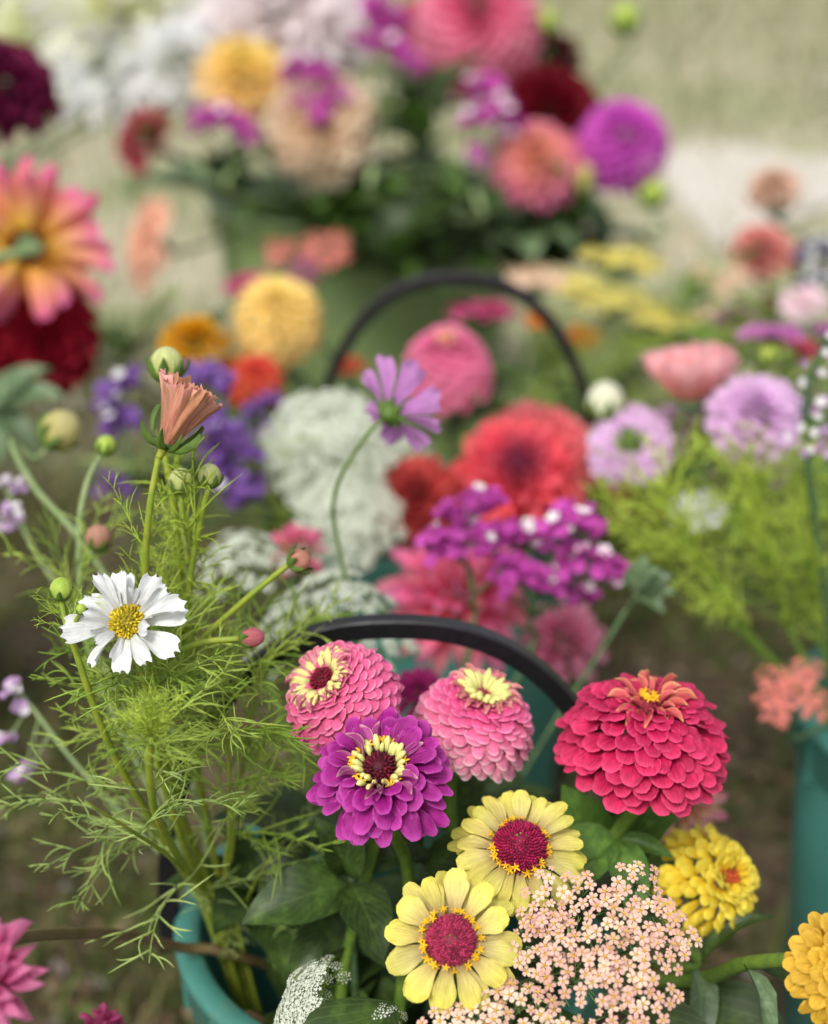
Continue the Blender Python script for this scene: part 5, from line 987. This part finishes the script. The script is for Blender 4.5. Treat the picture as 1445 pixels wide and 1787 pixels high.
D('pale lemon dahlia at the outer side of the white dahlias', 'BW', 70, 50, 2.35, 210, (-.2, .7, .7), ((220, 222, 110), (232, 236, 180), (240, 242, 226)), 'full', 70, .28, GD, shape='point', leaves=4, lm=M_LEAFB)
D('white dahlia hanging between the lemon hearted one and the blush dahlia', 'BW', 318, 105, 2.15, 200, (.2, .35, .9), ((222, 226, 200), (244, 246, 244), (252, 252, 252)), 'full', 60, .28, GD, shape='point', leaves=2)
D('small pale pink dahlia between the white and peach dahlias', 'B3', 335, 30, 2.3, 130, (-.1, .6, .75), ((240, 200, 190), (250, 232, 230), (252, 244, 246)), 'full', 60, .36, GD, leaves=2)
SG = 'statice in the big bouquet'
statice('magenta statice in front of the blush and cream dahlias', 'B3', [[(500, 130), (540, 110), (570, 140)], [(510, 170), (560, 180), (600, 160)], [(545, 200), (570, 190)]], 1.98, .0085, M_SMAG, .2, (550, 260), rows=4, group=SG)
statice('magenta statice drooping left under the peach dahlia', 'B3', [[(340, 220), (370, 200), (410, 205), (440, 235)]], 1.98, .0085, M_SMAG, .12, (400, 270), rows=5, group=SG)
statice('magenta statice running down beside the pink ball dahlia', 'B3', [[(640, 10), (670, 50), (690, 80), (735, 125)], [(620, 70), (660, 80)], [(650, 0), (700, 40)]], 2.02, .0085, M_SMAG, .2, (680, 200), rows=5, group=SG)
statice('lilac magenta statice between the pink ball and apricot hearted dahlias', 'B3', [[(830, 150), (860, 150), (880, 175)], [(815, 200), (850, 195), (885, 190)], [(825, 255), (840, 275)], [(870, 215), (905, 225)]], 1.93, .0085, M_SMAG, .35, (850, 330), rows=4, group=SG)
for lb, px, py, r_, mt_ in (('round olive green dahlia bud below the magenta ball dahlia', 1138, 365, 24, M_BUD), ('pale yellow dahlia bud left of the olive green bud', 1008, 345, 30, petal_mat('bud_lemon', lin(170, 180, 80), lin(222, 216, 120), lin(232, 226, 140))), ('lime green bud on a tall stem right of the bouquet', 1090, 60, 24, M_BUD), ('lime green bud against the pink ball dahlia', 952, 62, 20, M_BUD)):
    lone_bud(lb, 'B3', px, py, 2.0 if py > 200 else 2.15, r_, mt_, group=SG, sm=M_STEMD)
# foliage stems of the bouquet: thick pale stalks and broad leaves
g0 = [('dark leafy dahlia shoot over the right lip of the tub', (900, 450, 2.1), M_STEMD, .005), ('dark leafy dahlia shoot hanging over the front of the tub', (690, 440, 2.05), M_STEMD, .005), ('dark leafy dahlia shoot left of the thick pale stalk', (560, 380, 2.1), M_STEMD, .005), ('dark leafy dahlia shoot beneath the magenta ball dahlia', (1040, 420, 2.15), M_STEMD, .005), ('dark leafy dahlia shoot between pink ball and cream dahlias', (720, 160, 2.2), M_STEMD, .005),
 ('thick pale stalk standing upright in the middle of the bouquet', (648, 290, 1.86), M_STEMP, .0085), ('pale stalk leaning right through the bouquet', (830, 330, 1.9), M_STEMP, .007), ('slim green stalk crossing the green bucket rim', (405, 290, 1.98), M_STEMP, .006), ('broad leaved dahlia shoot in the heart of the bouquet', (745, 235, 2.08), M_STEMD, .005), ('broad leaved dahlia shoot under the apricot hearted dahlia', (880, 400, 2.05), M_STEMD, .005), ('broad leaved dahlia shoot above the arched handle', (760, 420, 2.05), M_STEMD, .005), ('broad leaved dahlia shoot behind the cream dahlia', (600, 330, 2.12), M_STEMD, .005), ('broad leaved dahlia shoot at the right end of the bouquet', (990, 380, 2.1), M_STEMD, .005), ('broad leaved dahlia shoot over the left lip of the green bucket', (380, 300, 2.2), M_STEMD, .005)]
for i, (lb, q, mt_, r_) in enumerate(g0):
    C = P(*q); b, pts = rooted('B3', C, Vector((0, 0, 1)), .04); T = Thing('dahlia_shoot', lb, 'foliage', b, 'leafy shoots in the big bouquet'); pth = stem(T, pts, r_, r_*.75, mt_)
    nl = 2 if 5 <= i < 8 else 12
    for k in range(nl):
        j = int(len(pth)*U(.55, 1.0)); j = min(j, len(pth)-1); a = U(0, 6.28); leaf(T, pth[j], Vector((math.cos(a), math.sin(a)*.8-.3, U(-.2, .9))), U(.07, .16), random.choice([M_LEAF, M_LEAFB, M_LEAFG, M_LEAFB]), w=U(.9, 1.3))
# feathery filler of the middle bucket
for i, (lb, q, nf) in enumerate([('feathery green shoot inside the arched handle behind the red dahlias', (935, 650, 1.62), 20), ('feathery green shoot right outside the arched handle', (1070, 650, 1.6), 20), ('feathery green shoot between marigold and dark red dahlia', (235, 600, 1.5), 12), ('feathery green shoot between the lace dome and the ball zinnia', (650, 720, 1.58), 16), ('feathery green shoot below the dense lace dome', (520, 860, 1.25), 16), ('feathery green shoot under the green hearted scabiosa beside the red dahlias', (1080, 880, 1.3), 26), ('feathery green shoot between the purple statices', (300, 800, 1.3), 14), ('feathery green shoot behind the salmon cosmos cup', (1150, 590, 1.65), 22), ('feathery green shoot below the yellow yarrow plates', (1090, 560, 1.7), 20), ('feathery green shoot beside the creamy white bud', (1010, 700, 1.5), 20)]):
    C = P(*q); b, pts = rooted('B2', C, Vector((0, 0, 1)), .04); T = Thing('cosmos', lb, 'cosmos', b, 'leafy shoots in the middle bucket'); pth = stem(T, pts, .003, .002, M_STEMD); fronds(T, pth, 500, 1000, nf, .05, .09, random.choice([M_FROND, M_FRONDS, M_FROND]), 1.2)
    for k in range(3):
        a = U(0, 6.28); leaf(T, pth[int(len(pth)*U(.65, .95))], Vector((math.cos(a), math.sin(a), U(0, .7))), U(.05, .09), M_LEAF)
